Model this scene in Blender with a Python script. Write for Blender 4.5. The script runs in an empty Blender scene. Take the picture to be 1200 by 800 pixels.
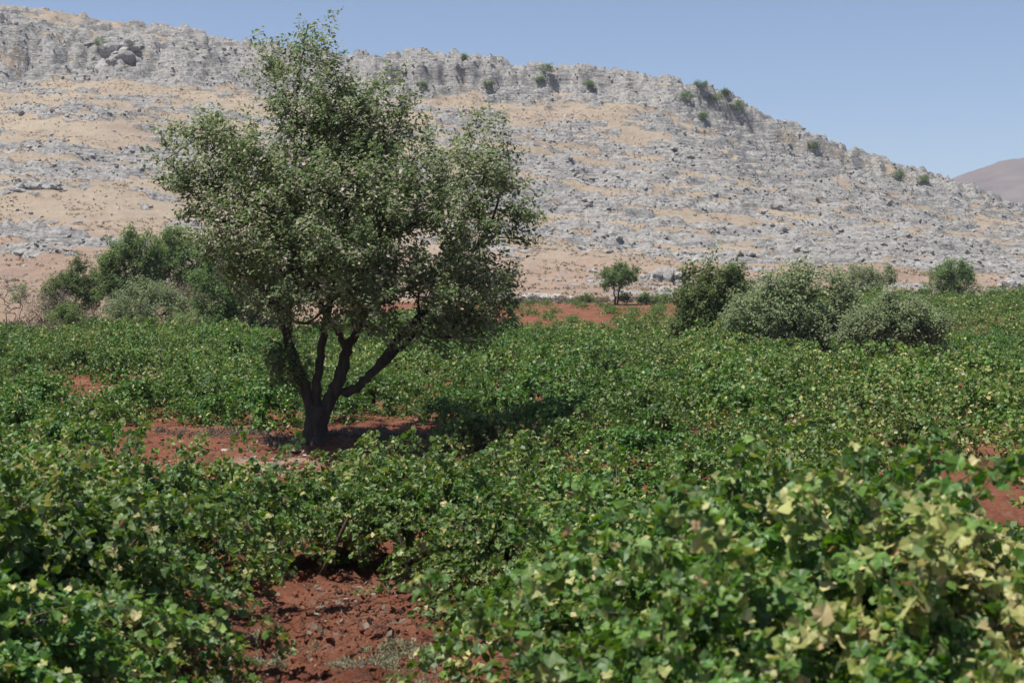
import bpy, bmesh, math, random
import numpy as np
from mathutils import Vector
S = bpy.context.scene
COL = S.collection
# ---------------------------------------------------------------- camera / light / exposure
F = 1667.0                       # focal length in pixels of the 1200 px wide photograph (50 mm)
HR = 350.0                       # eye level sits on this row
cam = bpy.data.cameras.new("camera")
cam.lens = 50.0; cam.sensor_width = 36.0
cam.clip_start = 0.1; cam.clip_end = 20000
cam.dof.use_dof = True; cam.dof.focus_distance = 23.0; cam.dof.aperture_fstop = 4.0
cam_o = bpy.data.objects.new("camera", cam); COL.objects.link(cam_o)
cam_o.location = (0, 0, 0)
cam_o.rotation_euler = (math.radians(90) - math.atan((400 - HR) / F), 0, 0)
S.camera = cam_o

SUN_EL, SUN_AZ = 69.0, 244.0     # azimuth clockwise from +Y (view direction): high, from the left and a little behind the camera
W = bpy.data.worlds.new("World"); S.world = W; W.use_nodes = True
wn = W.node_tree.nodes; wl = W.node_tree.links
bg = wn["Background"]
sky = wn.new("ShaderNodeTexSky"); sky.sky_type = 'NISHITA'; sky.sun_disc = False
sky.sun_elevation = math.radians(SUN_EL); sky.sun_rotation = math.radians(SUN_AZ)
sky.altitude = 1000; sky.air_density = 1.0; sky.dust_density = 0.9; sky.ozone_density = 6.0
hsv = wn.new('ShaderNodeHueSaturation'); hsv.inputs['Saturation'].default_value = 0.90; hsv.inputs['Hue'].default_value = 0.504
wl.new(sky.outputs[0], hsv.inputs['Color']); wl.new(hsv.outputs[0], bg.inputs[0]); bg.inputs[1].default_value = 0.074
sl = bpy.data.lights.new("sun", 'SUN'); sl.energy = 4.8; sl.angle = math.radians(0.53); sl.color = (1.0, 0.955, 0.88)
so = bpy.data.objects.new("sun", sl); COL.objects.link(so)
_e, _a = math.radians(SUN_EL), math.radians(SUN_AZ)
to_sun = Vector((math.sin(_a) * math.cos(_e), math.cos(_a) * math.cos(_e), math.sin(_e)))
so.rotation_euler = to_sun.to_track_quat('Z', 'Y').to_euler()
so.location = (-40, -10, 60)
S.view_settings.view_transform = 'Standard'; S.view_settings.look = 'None'
S.view_settings.gamma = 1; S.view_settings.use_curve_mapping = False
S.view_settings.exposure = 0.70
S.cycles.max_bounces = 6; S.cycles.diffuse_bounces = 3; S.cycles.glossy_bounces = 2
S.cycles.transmission_bounces = 3; S.cycles.volume_bounces = 0; S.cycles.transparent_max_bounces = 4

# ---------------------------------------------------------------- noise
def _h(i, j, s):
    n = (i.astype(np.int64) * 374761393 + j.astype(np.int64) * 668265263 + s * 974634777) & 0xffffffff
    n = ((n ^ (n >> 13)) * 1274126177) & 0xffffffff
    n = ((n ^ (n >> 16)) * 2246822519) & 0xffffffff
    return ((n ^ (n >> 15)) & 0xffffff) / float(0x1000000)
def vnoise(x, y, s=0):
    i = np.floor(x); j = np.floor(y); fx = x - i; fy = y - j
    fx = fx * fx * fx * (fx * (fx * 6 - 15) + 10); fy = fy * fy * fy * (fy * (fy * 6 - 15) + 10)
    a = _h(i, j, s); b = _h(i + 1, j, s); c = _h(i, j + 1, s); d = _h(i + 1, j + 1, s)
    return (a + (b - a) * fx) * (1 - fy) + (c + (d - c) * fx) * fy
def fbm(x, y, s=0, o=4, g=0.5):
    t = np.zeros_like(x, dtype=float); a = 1.0; n = 0.0
    for k in range(o):
        cx, sx = math.cos(k * 0.9), math.sin(k * 0.9)
        t += a * (vnoise((x * cx - y * sx) * 2 ** k + 17.3 * k, (x * sx + y * cx) * 2 ** k + 5.1 * k, s + k) - 0.5); n += a; a *= g
    return t / n * 2                                  # about -1..1
def worley(x, y, s=0):
    i = np.floor(x); j = np.floor(y)
    f1 = np.full(x.shape, 9.0); f2 = np.full(x.shape, 9.0); idv = np.zeros(x.shape)
    for di in (-1, 0, 1):
        for dj in (-1, 0, 1):
            px = i + di + _h(i + di, j + dj, s); py = j + dj + _h(i + di, j + dj, s + 91)
            d = np.hypot(px - x, py - y)
            m = d < f1
            f2 = np.where(m, f1, np.minimum(f2, d)); idv = np.where(m, _h(i + di, j + dj, s + 7), idv); f1 = np.where(m, d, f1)
    return f1, f2, idv
def sst(a, b, x):
    t = np.clip((x - a) / (b - a), 0, 1); return t * t * (3 - 2 * t)

# ---------------------------------------------------------------- mesh helpers
def mesh_np(name, V, Fc, mats, attrs=None, smooth=False, mat_idx=None):
    """Fc: (M,k) int array or list of such arrays."""
    if not isinstance(Fc, (list, tuple)): Fc = [Fc]
    Fc = [np.asarray(f) for f in Fc if len(f)]
    me = bpy.data.meshes.new(name)
    V = np.ascontiguousarray(V, dtype=np.float32).reshape(-1, 3)
    me.vertices.add(len(V)); me.vertices.foreach_set("co", V.ravel())
    loops = np.concatenate([f.ravel() for f in Fc]).astype(np.int32)
    tot = np.concatenate([np.full(len(f), f.shape[1], dtype=np.int32) for f in Fc])
    st = np.concatenate([[0], np.cumsum(tot)[:-1]]).astype(np.int32)
    me.loops.add(len(loops)); me.loops.foreach_set("vertex_index", loops)
    me.polygons.add(len(tot)); me.polygons.foreach_set("loop_start", st); me.polygons.foreach_set("loop_total", tot)
    me.polygons.foreach_set("use_smooth", np.full(len(tot), smooth, dtype=bool))
    for m in (mats if isinstance(mats, (list, tuple)) else [mats]): me.materials.append(m)
    if mat_idx is not None: me.polygons.foreach_set("material_index", np.asarray(mat_idx, dtype=np.int32))
    for k, a in (attrs or {}).items():
        at = me.attributes.new(k, 'FLOAT', 'POINT'); at.data.foreach_set("value", np.asarray(a, dtype=np.float32).ravel())
    me.update(calc_edges=True)
    return me
def link(name, me, parent=None, loc=(0, 0, 0)):
    o = bpy.data.objects.new(name, me); COL.objects.link(o)
    o.location = loc
    if parent is not None: o.parent = parent
    return o
def tag(o, label, cat, group=None, kind=None):
    o["label"] = label; o["category"] = cat
    if group: o["group"] = group
    if kind: o["kind"] = kind
    return o
def thing(name, label, cat, loc=(0, 0, 0), rz=0.0, group=None, sc=1.0):
    o = bpy.data.objects.new(name, None); COL.objects.link(o)
    o.empty_display_size = 0.2
    o.location = loc; o.rotation_euler = (0, 0, rz); o.scale = (sc, sc, sc)
    return tag(o, label, cat, group)

def tube(P, R, n=6, rough=0.0, seed=0):
    """continuous tube along polyline P with radii R -> verts, quads"""
    P = np.asarray(P, float); R = np.asarray(R, float); m = len(P)
    T = np.gradient(P, axis=0); T /= np.linalg.norm(T, axis=1)[:, None] + 1e-9
    ref = np.array([0.31, 0.93, 0.17]); A = np.cross(T, ref); A /= np.linalg.norm(A, axis=1)[:, None] + 1e-9
    B = np.cross(T, A)
    th = np.linspace(0, 2 * np.pi, n, endpoint=False)
    rr = R[:, None] * np.ones((1, n))
    if rough:
        rg = np.random.default_rng(seed)
        fl = rg.normal(0, 1, (1, n)) * 0.6 + rg.normal(0, 1, (m, n)) * 0.5
        rr = rr * (1 + rough * fl)
    V = P[:, None, :] + rr[..., None] * (np.cos(th)[None, :, None] * A[:, None] + np.sin(th)[None, :, None] * B[:, None])
    i = np.arange(m - 1)[:, None] * n; j = np.arange(n)[None]; j2 = (j + 1) % n
    Q = np.stack([i + j, i + j2, i + n + j2, i + n + j], -1).reshape(-1, 4)
    return V.reshape(-1, 3), Q
def frusta(P0, P1, R0, R1, n=4):
    """many separate tapered segments in one go"""
    P0 = np.asarray(P0, float); P1 = np.asarray(P1, float)
    T = P1 - P0; T /= np.linalg.norm(T, axis=1)[:, None] + 1e-9
    A = np.cross(T, np.array([0.31, 0.93, 0.17])); A /= np.linalg.norm(A, axis=1)[:, None] + 1e-9
    B = np.cross(T, A)
    th = np.linspace(0, 2 * np.pi, n, endpoint=False)
    ring = np.cos(th)[None, :, None] * A[:, None] + np.sin(th)[None, :, None] * B[:, None]
    V = np.concatenate([P0[:, None] + ring * np.asarray(R0)[:, None, None], P1[:, None] + ring * np.asarray(R1)[:, None, None]], 1)
    j = np.arange(n); j2 = (j + 1) % n
    q = np.stack([j, j2, n + j2, n + j], -1)
    Q = (np.arange(len(P0))[:, None, None] * 2 * n + q[None]).reshape(-1, 4)
    return V.reshape(-1, 3), Q
def merge(parts):
    Vs, Qs, o = [], [], 0
    for V, Q in parts:
        Vs.append(V); Qs.append(Q + o); o += len(V)
    return np.concatenate(Vs), np.concatenate(Qs)

# leaf templates (unit length ~1 along +y, normal +z)
_half = [(0.17, -0.20), (0.43, -0.15), (0.43, 0.06), (0.57, 0.25), (0.41, 0.40), (0.29, 0.63)]
_out = [(0, 0.0)] + _half + [(0, 0.82)] + [(-x, y) for x, y in reversed(_half)]
LEAF_VINE_V = np.array([(0, 0.24, -0.05)] + [(x, y, 0.10 * abs(x) + 0.06 * math.sin(7 * x + 5 * y) - 0.25 * max(0, y - .35) ** 2) for x, y in _out])
_k = len(_out)
LEAF_VINE_F = np.array([(0, 1 + i, 1 + (i + 1) % _k) for i in range(_k)])
LEAF_MID_V = np.array([(0, 0, 0), (0.5, -0.05, .08), (0.46, 0.45, .06), (0, 0.85, -.08), (-0.46, 0.45, .06), (-0.5, -0.05, .08)])
LEAF_MID_F = np.array([(0, 1, 2, 3), (0, 3, 4, 5)])
LEAF_LAN_V = np.array([(0, 0, 0), (0.2, 0.45, .05), (0, 1.0, -.12), (-0.2, 0.45, .05)])
LEAF_LAN_F = np.array([(0, 1, 2), (0, 2, 3)])
LEAF_QUAD_V = np.array([(0, 0, 0), (0.45, 0.35, .06), (0, .9, -.05), (-0.45, 0.4, .06)])
LEAF_QUAD_F = np.array([(0, 1, 2, 3)])

def leaves_np(P, N, T, size, tv, tf, curl=None):
    """place leaf template at P with normal N, tip direction T (orthogonalised), per-leaf size"""
    N = N / (np.linalg.norm(N, axis=1)[:, None] + 1e-9)
    T = T - N * np.sum(T * N, 1)[:, None]; T /= np.linalg.norm(T, axis=1)[:, None] + 1e-9
    X = np.cross(T, N)
    z = np.broadcast_to(tv[None, :, 2], (len(P), len(tv)))
    if curl is not None: z = z + curl[:, :1] * tv[None, :, 0] ** 2 + curl[:, 1:2] * tv[None, :, 1] ** 2 + curl[:, 2:3] * tv[None, :, 0] * tv[None, :, 1]
    V = P[:, None] + size[:, None, None] * (tv[None, :, 0, None] * X[:, None] + tv[None, :, 1, None] * T[:, None] + z[..., None] * N[:, None])
    Fc = (np.arange(len(P))[:, None, None] * len(tv) + tf[None]).reshape(-1, tf.shape[1])
    return V.reshape(-1, 3), Fc

# ---------------------------------------------------------------- materials
def new_mat(name):
    m = bpy.data.materials.new(name); m.use_nodes = True
    nt = m.node_tree; nt.nodes.clear()
    out = nt.nodes.new("ShaderNodeOutputMaterial")
    return m, nt, out
def N_(nt, t, **kw):
    n = nt.nodes.new(t)
    for k, v in kw.items(): setattr(n, k, v)
    return n
def ramp(nt, fac, stops, interp='LINEAR'):
    r = N_(nt, "ShaderNodeValToRGB"); r.color_ramp.interpolation = interp
    el = r.color_ramp.elements
    while len(el) < len(stops): el.new(0.5)
    for e, (p, c) in zip(el, stops):
        e.position = p; e.color = (*c, 1) if len(c) == 3 else c
    nt.links.new(fac, r.inputs[0]); return r.outputs[0]
def mixc(nt, f, a, b, blend='MIX'):
    m = N_(nt, "ShaderNodeMix", data_type='RGBA', blend_type=blend)
    for s, v in ((m.inputs[0], f), (m.inputs[6], a), (m.inputs[7], b)):
        if hasattr(v, "links"): nt.links.new(v, s)
        else: s.default_value = v if not isinstance(v, tuple) or len(v) == 4 else (*v, 1)
    return m.outputs[2]
def mth(nt, op, a, b=None, c=None, clamp=False):
    m = N_(nt, "ShaderNodeMath", operation=op, use_clamp=clamp)
    for s, v in zip(m.inputs, (a, b, c)):
        if v is None: continue
        if hasattr(v, "links"): nt.links.new(v, s)
        else: s.default_value = v
    return m.outputs[0]
def noise_n(nt, vec, scale, detail=4, rough=0.55):
    n = N_(nt, "ShaderNodeTexNoise"); n.inputs["Scale"].default_value = scale
    n.inputs["Detail"].default_value = detail; n.inputs["Roughness"].default_value = rough
    if vec is not None: nt.links.new(vec, n.inputs["Vector"])
    return n.outputs[0]
def attr(nt, name):
    return N_(nt, "ShaderNodeAttribute", attribute_name=name).outputs["Fac"]

def leaf_mat(name, stops, trans=0.28, rough=0.5, under=(0.16, 0.2, 0.12), under_f=0.45, spec=0.4, vary=0.5):
    """stops: colour ramp over the per-leaf 'tint' attribute; 'rnd' varies brightness leaf by leaf"""
    m, nt, out = new_mat(name)
    c = ramp(nt, attr(nt, "tint"), stops)
    oi = N_(nt, "ShaderNodeObjectInfo")
    b = mth(nt, 'MULTIPLY_ADD', attr(nt, "rnd"), vary, 1 - vary / 2)
    b = mth(nt, 'MULTIPLY', b, mth(nt, 'MULTIPLY_ADD', oi.outputs["Random"], 0.35, 0.82))
    hs = N_(nt, "ShaderNodeHueSaturation"); nt.links.new(c, hs.inputs["Color"]); nt.links.new(b, hs.inputs["Value"])
    nt.links.new(mth(nt, 'MULTIPLY_ADD', oi.outputs["Random"], 0.02, 0.49), hs.inputs["Hue"])
    col = hs.outputs[0]
    geo = N_(nt, "ShaderNodeNewGeometry")
    top = mixc(nt, mth(nt, 'MULTIPLY', geo.outputs["Backfacing"], under_f), col, under)
    p = N_(nt, "ShaderNodeBsdfPrincipled"); nt.links.new(top, p.inputs["Base Color"])
    p.inputs["Roughness"].default_value = rough; p.inputs["Specular IOR Level"].default_value = spec
    tr = N_(nt, "ShaderNodeBsdfTranslucent")
    tc = N_(nt, "ShaderNodeHueSaturation"); tc.inputs["Hue"].default_value = 0.485; tc.inputs["Saturation"].default_value = 1.15; tc.inputs["Value"].default_value = 1.5
    nt.links.new(col, tc.inputs["Color"]); nt.links.new(tc.outputs[0], tr.inputs[0])
    mx = N_(nt, "ShaderNodeMixShader"); mx.inputs[0].default_value = trans
    nt.links.new(p.outputs[0], mx.inputs[1]); nt.links.new(tr.outputs[0], mx.inputs[2]); nt.links.new(mx.outputs[0], out.inputs[0])
    return m
def bark_mat(name, a, b, scale=14):
    m, nt, out = new_mat(name)
    tc = N_(nt, "ShaderNodeTexCoord")
    mp = N_(nt, "ShaderNodeMapping"); mp.inputs["Scale"].default_value = (1, 1, 0.25); nt.links.new(tc.outputs["Object"], mp.inputs[0])
    n = noise_n(nt, mp.outputs[0], scale, 6, 0.65)
    p = N_(nt, "ShaderNodeBsdfPrincipled"); p.inputs["Roughness"].default_value = 0.9; p.inputs["Specular IOR Level"].default_value = 0.15
    nt.links.new(ramp(nt, n, [(0.3, a), (0.7, b)]), p.inputs["Base Color"])
    bp = N_(nt, "ShaderNodeBump"); bp.inputs["Strength"].default_value = 0.9; bp.inputs["Distance"].default_value = 0.04
    nt.links.new(n, bp.inputs["Height"]); nt.links.new(bp.outputs[0], p.inputs["Normal"]); nt.links.new(p.outputs[0], out.inputs[0])
    return m
def soil_mat():
    m, nt, out = new_mat("red_soil")
    tc = N_(nt, "ShaderNodeTexCoord"); v = tc.outputs["Object"]
    n1 = noise_n(nt, v, 1.1, 5); n2 = noise_n(nt, v, 22, 5, 0.7); n3 = noise_n(nt, v, 90, 3, 0.7)
    c = ramp(nt, n1, [(0.3, (0.138, 0.053, 0.032)), (0.55, (0.198, 0.080, 0.047)), (0.8, (0.26, 0.130, 0.086))])
    c = mixc(nt, 0.7, c, ramp(nt, n2, [(0.25, (0.55, 0.5, 0.5)), (0.75, (1.3, 1.3, 1.3))]), 'MULTIPLY')
    grit = ramp(nt, n3, [(0.66, (0, 0, 0)), (0.72, (1, 1, 1))])
    c = mixc(nt, mth(nt, 'MULTIPLY', grit, 0.35), c, (0.32, 0.22, 0.17))
    c = mixc(nt, attr(nt, "dry"), c, ramp(nt, n2, [(0.3, (0.20, 0.14, 0.10)), (0.7, (0.29, 0.215, 0.15))]))
    n5 = noise_n(nt, v, 5.5, 5, 0.7)
    c = mixc(nt, mth(nt, 'MULTIPLY', ramp(nt, n5, [(0.52, (0, 0, 0)), (0.68, (1, 1, 1))]), 0.4), c, (0.225, 0.135, 0.10))
    c = mixc(nt, attr(nt, "sand"), c, ramp(nt, n2, [(0.3, (0.27, 0.20, 0.145)), (0.7, (0.38, 0.30, 0.22))]))
    p = N_(nt, "ShaderNodeBsdfPrincipled"); p.inputs["Roughness"].default_value = 0.95; p.inputs["Specular IOR Level"].default_value = 0.1
    nt.links.new(c, p.inputs["Base Color"])
    bp = N_(nt, "ShaderNodeBump"); bp.inputs["Strength"].default_value = 1.0; bp.inputs["Distance"].default_value = 0.05
    nt.links.new(mth(nt, 'ADD', n2, mth(nt, 'MULTIPLY', n3, 0.4)), bp.inputs["Height"]); nt.links.new(bp.outputs[0], p.inputs["Normal"]); nt.links.new(p.outputs[0], out.inputs[0])
    return m
def rock_nodes(nt, v):
    n1 = noise_n(nt, v, 0.22, 5, 0.6); n2 = noise_n(nt, v, 1.7, 6, 0.7)
    c = ramp(nt, n2, [(0.28, (0.095, 0.094, 0.093)), (0.46, (0.232, 0.228, 0.222)), (0.70, (0.39, 0.378, 0.362))])
    return mixc(nt, 0.6, c, ramp(nt, n1, [(0.3, (0.74, 0.74, 0.75)), (0.65, (1.12, 1.08, 1.03))]), 'MULTIPLY'), n2
def hill_mat():
    m, nt, out = new_mat("limestone_hillside")
    tc = N_(nt, "ShaderNodeTexCoord"); v = tc.outputs["Object"]
    rc, n2 = rock_nodes(nt, v)
    g1 = noise_n(nt, v, 0.035, 4); g2 = noise_n(nt, v, 0.6, 6, 0.7); g3 = noise_n(nt, v, 4.0, 4, 0.7)
    tan = ramp(nt, g1, [(0.3, (0.228, 0.185, 0.146)), (0.5, (0.280, 0.231, 0.178)), (0.72, (0.325, 0.272, 0.205))])
    red = ramp(nt, g1, [(0.3, (0.240, 0.168, 0.130)), (0.7, (0.300, 0.225, 0.178))])
    gc = mixc(nt, attr(nt, "red"), tan, red)
    gc = mixc(nt, 0.65, gc, ramp(nt, g2, [(0.25, (0.72, 0.70, 0.68)), (0.75, (1.2, 1.2, 1.2))]), 'MULTIPLY')
    tuft = mth(nt, 'MULTIPLY', ramp(nt, g3, [(0.6, (0, 0, 0)), (0.7, (1, 1, 1))]), 0.45)
    gc = mixc(nt, tuft, gc, (0.17, 0.135, 0.09))
    mp = N_(nt, 'ShaderNodeMapping'); mp.inputs['Rotation'].default_value = (0, .05, -.2); mp.inputs['Scale'].default_value = (0.22, 0.7, 2.2); nt.links.new(v, mp.inputs[0])
    st = noise_n(nt, mp.outputs[0], 1.0, 5, 0.65)
    e = mth(nt, 'ADD', attr(nt, "rock"), mth(nt, 'ADD', mth(nt, 'MULTIPLY', mth(nt, 'SUBTRACT', g3, 0.5), 0.8), mth(nt, 'MULTIPLY', mth(nt, 'SUBTRACT', st, 0.5), 1.6)))
    e = ramp(nt, e, [(0.42, (0, 0, 0)), (0.58, (1, 1, 1))])
    rc = mixc(nt, 0.8, rc, ramp(nt, st, [(0.34, (0.5, 0.5, 0.5)), (0.48, (1.0, 1.0, 1.0)), (0.7, (1.12, 1.1, 1.08))]), 'MULTIPLY')
    c = mixc(nt, e, gc, rc)
    p = N_(nt, "ShaderNodeBsdfPrincipled"); p.inputs["Roughness"].default_value = 0.95; p.inputs["Specular IOR Level"].default_value = 0.1
    nt.links.new(c, p.inputs["Base Color"])
    bp = N_(nt, "ShaderNodeBump"); bp.inputs["Strength"].default_value = 0.9; bp.inputs["Distance"].default_value = 0.35
    nt.links.new(mth(nt, 'ADD', mth(nt, 'MULTIPLY', mth(nt, 'MULTIPLY', st, e), 1.6), mth(nt, 'ADD', n2, mth(nt, 'MULTIPLY', g3, 0.4))), bp.inputs["Height"]); nt.links.new(bp.outputs[0], p.inputs["Normal"]); nt.links.new(p.outputs[0], out.inputs[0])
    return m
def stone_mat(name="limestone", k=1.0, warm=1.0):
    m, nt, out = new_mat(name)
    v = N_(nt, "ShaderNodeTexCoord").outputs["Object"]
    rc, n2 = rock_nodes(nt, v)
    rc = mixc(nt, 1.0, rc, (k, k * (1 - .06 * (warm - 1)), k * (1 - .14 * (warm - 1))), 'MULTIPLY')
    p = N_(nt, "ShaderNodeBsdfPrincipled"); p.inputs["Roughness"].default_value = 0.92; p.inputs["Specular IOR Level"].default_value = 0.15
    nt.links.new(rc, p.inputs["Base Color"])
    bp = N_(nt, "ShaderNodeBump"); bp.inputs["Strength"].default_value = 0.7; bp.inputs["Distance"].default_value = 0.15
    nt.links.new(n2, bp.inputs["Height"]); nt.links.new(bp.outputs[0], p.inputs["Normal"]); nt.links.new(p.outputs[0], out.inputs[0])
    return m
def plain_mat(name, a, b, scale=20, rough=0.9, spec=0.2):
    m, nt, out = new_mat(name)
    v = N_(nt, "ShaderNodeTexCoord").outputs["Object"]
    p = N_(nt, "ShaderNodeBsdfPrincipled"); p.inputs["Roughness"].default_value = rough; p.inputs["Specular IOR Level"].default_value = spec
    nt.links.new(ramp(nt, noise_n(nt, v, scale, 4), [(0.3, a), (0.7, b)]), p.inputs["Base Color"]); nt.links.new(p.outputs[0], out.inputs[0])
    return m

M_SOIL = soil_mat(); M_HILL = hill_mat(); M_STONE = stone_mat(); M_PALE = stone_mat("pale_limestone", 1.25, 1.6)
VINE_STOPS = [(0.0, (0.036, 0.096, 0.014)), (0.35, (0.064, 0.142, 0.020)), (0.62, (0.125, 0.196, 0.036)), (0.76, (0.276, 0.287, 0.090)), (0.90, (0.467, 0.415, 0.191)), (1.0, (0.276, 0.170, 0.096))]
M_VINE = leaf_mat("vine_leaf", VINE_STOPS, 0.33, 0.52, under=(0.15, 0.20, 0.12), under_f=0.5, spec=0.5)
M_TREE = leaf_mat("almond_leaf", [(0, (0.078, 0.122, 0.042)), (0.55, (0.142, 0.190, 0.078)), (0.78, (0.25, 0.26, 0.17)), (1.0, (0.42, 0.37, 0.32))], 0.40, 0.5, spec=0.25, under=(0.16, 0.19, 0.12), under_f=0.4)
M_BUSH = leaf_mat("green_bush_leaf", [(0, (0.082, 0.132, 0.046)), (0.6, (0.140, 0.198, 0.072)), (1.0, (0.22, 0.255, 0.115))], 0.40, 0.55, under=(0.12, 0.15, 0.10), under_f=0.3, spec=0.15, vary=.4)
M_OLIVE = leaf_mat("grey_green_leaf", [(0, (0.140, 0.190, 0.098)), (0.6, (0.235, 0.29, 0.155)), (1.0, (0.36, 0.39, 0.24))], 0.40, 0.55, under=(0.20, 0.22, 0.17), under_f=0.35, spec=0.12, vary=.35)
M_DRY = leaf_mat("dry_scrub_leaf", [(0, (0.13, 0.105, 0.078)), (0.6, (0.20, 0.17, 0.13)), (1.0, (0.28, 0.25, 0.20))], 0.15, 0.8, under=(0.2, 0.18, 0.15), under_f=0.3, spec=0.1)
M_WEED = leaf_mat("grey_weed_leaf", [(0, (0.13, 0.15, 0.085)), (0.6, (0.22, 0.23, 0.14)), (1.0, (0.34, 0.31, 0.21))], 0.2, 0.7, under=(0.25, 0.25, 0.18), under_f=0.3, spec=0.2)
M_BARK = bark_mat("dark_bark", (0.022, 0.017, 0.014), (0.078, 0.062, 0.052))
M_TWIG = plain_mat("grey_twig", (0.12, 0.10, 0.085), (0.22, 0.19, 0.165), 30)
M_CANE = plain_mat("vine_cane", (0.05, 0.05, 0.025), (0.12, 0.10, 0.05), 40)
M_VTRUNK = bark_mat("vine_trunk_bark", (0.05, 0.036, 0.028), (0.13, 0.095, 0.07), 40)
M_GRAPE = plain_mat("dark_grape", (0.018, 0.012, 0.028), (0.05, 0.035, 0.07), 60, 0.4, 0.5)

# ---------------------------------------------------------------- the lie of the land
FD = np.array([0, 5, 8, 9, 12, 16, 20, 23, 30, 45, 60, 80, 100.])
FZ = np.array([-1.68, -1.92, -2.25, -2.34, -2.46, -2.52, -2.5, -2.36, -2.3, -1.98, -1.84, -1.02, -0.08])
HD = np.array([100, 130, 160, 200, 240, 280, 310, 335, 342, 343.4, 350, 375, 430, 600, 1000, 7000.])
HC = np.array([-900, -300, 0, 150, 300, 400, 500, 600, 700, 780, 850, 910, 1000, 1100, 1200, 1400, 2000.])
_rows = {   # row of the photograph at which the surface of the hill lies, column by column, for HD[0:12]
    -300: (345, 322, 285, 238, 185, 130, 95, 82, 50, 40, 22, -15),
    0:    (347, 325, 290, 245, 195, 145, 112, 96, 66, 56, 42, 6),
    150:  (349, 325, 293, 250, 198, 148, 115, 96, 72, 62, 50, 27),
    300:  (350, 328, 300, 262, 212, 160, 125, 103, 84, 74, 62, 54),
    400:  (351, 330, 305, 270, 225, 175, 138, 115, 104, 86, 72, 78),
    500:  (352, 332, 309, 277, 236, 187, 148, 119, 105, 74, 64, 84),
    600:  (352, 333, 312, 285, 248, 198, 155, 118, 103, 84, 77, 92),
    700:  (352, 334, 315, 292, 256, 206, 160, 122, 104, 90, 84, 98),
    780:  (351, 335, 318, 297, 260, 210, 163, 128, 112, 102, 98, 112),
    850:  (350, 335, 319, 300, 266, 218, 176, 150, 136, 114, 108, 126),
    910:  (348, 334, 320, 302, 270, 230, 194, 174, 168, 149, 144, 160),
    1000: (345, 334, 321, 304, 277, 243, 214, 202, 197, 180, 174, 186),
    1100: (345, 336, 324, 309, 288, 262, 240, 227, 222, 209, 206, 222),
    1200: (346, 338, 327, 314, 300, 282, 264, 252, 248, 246, 246, 258),
    1400: (340, 336, 332, 328, 322, 316, 310, 306, 305, 305, 306, 312),
}
_rows[-900] = _rows[-300]; _rows[2000] = tuple(345 for _ in range(12))
HZ = np.zeros((len(HD), len(HC)))
for c, px in enumerate(HC):
    r = np.array(_rows[int(px)], float)
    HZ[:12, c] = (HR - r) / F * HD[:12]
    top = HZ[11, c]
    HZ[12, c] = top * 0.72; HZ[13, c] = top * 0.25 - 2; HZ[14, c] = -4; HZ[15, c] = -6
RK = {   # how rocky, same axes
    -300: (0, .05, .45, .30, .60, .40, .30, .62, .8, .7, .6, .66), 0: (0, .02, .58, .10, .60, .42, .26, .62, .8, .66, .58, .66), 150: (0, .05, .50, .14, .62, .46, .34, .6, .85, .7, .6, .66),
    300: (0, .1, .15, .2, .55, .50, .4, .5, 1, 1, .85, .8), 400: (.1, .1, .12, .25, .5, .55, .45, .35, 1.4, 1.4, 1.2, .9), 500: (.1, .15, .15, .25, .55, .6, .5, .25, 1.5, 1.5, 1.3, .9),
    600: (.48, .2, .16, .32, .6, .62, .52, .3, 1.5, 1.5, 1.3, .9), 700: (.45, .40, .2, .42, .62, .64, .6, .45, 1.5, 1.5, 1.3, .9), 780: (.40, .55, .25, .5, .64, .66, .64, .6, 1, 1, 1, .8),
    850: (.2, .3, .36, .55, .66, .68, .7, .7, 1, 1, 1, .8), 910: (.15, .3, .4, .6, .68, .7, .75, .8, 1, 1, 1, .8), 1000: (.15, .35, .5, .66, .7, .72, .75, .85, 1, 1, .9, .8),
    1100: (.2, .25, .6, .66, .7, .72, .75, .85, .9, .8, .8, .8), 1200: (.5, .35, .6, .66, .66, .64, .66, .7, .7, .7, .7, .7), 1400: (.3, .4, .5, .6, .6, .6, .6, .6, .6, .6, .6, .6)}
RK[-900] = RK[-300]; RK[2000] = (0.2,) * 12
RKT = np.zeros((len(HD), len(HC)))
for c, px in enumerate(HC): RKT[:12, c] = RK[int(px)]; RKT[12:, c] = 0.5
def bil(Tb, d, px):
    i = np.clip(np.searchsorted(HD, d) - 1, 0, len(HD) - 2); j = np.clip(np.searchsorted(HC, px) - 1, 0, len(HC) - 2)
    a = np.clip((d - HD[i]) / (HD[i + 1] - HD[i]), 0, 1); b = np.clip((px - HC[j]) / (HC[j + 1] - HC[j]), 0, 1)
    return (Tb[i, j] * (1 - b) + Tb[i, j + 1] * b) * (1 - a) + (Tb[i + 1, j] * (1 - b) + Tb[i + 1, j + 1] * b) * a
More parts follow.
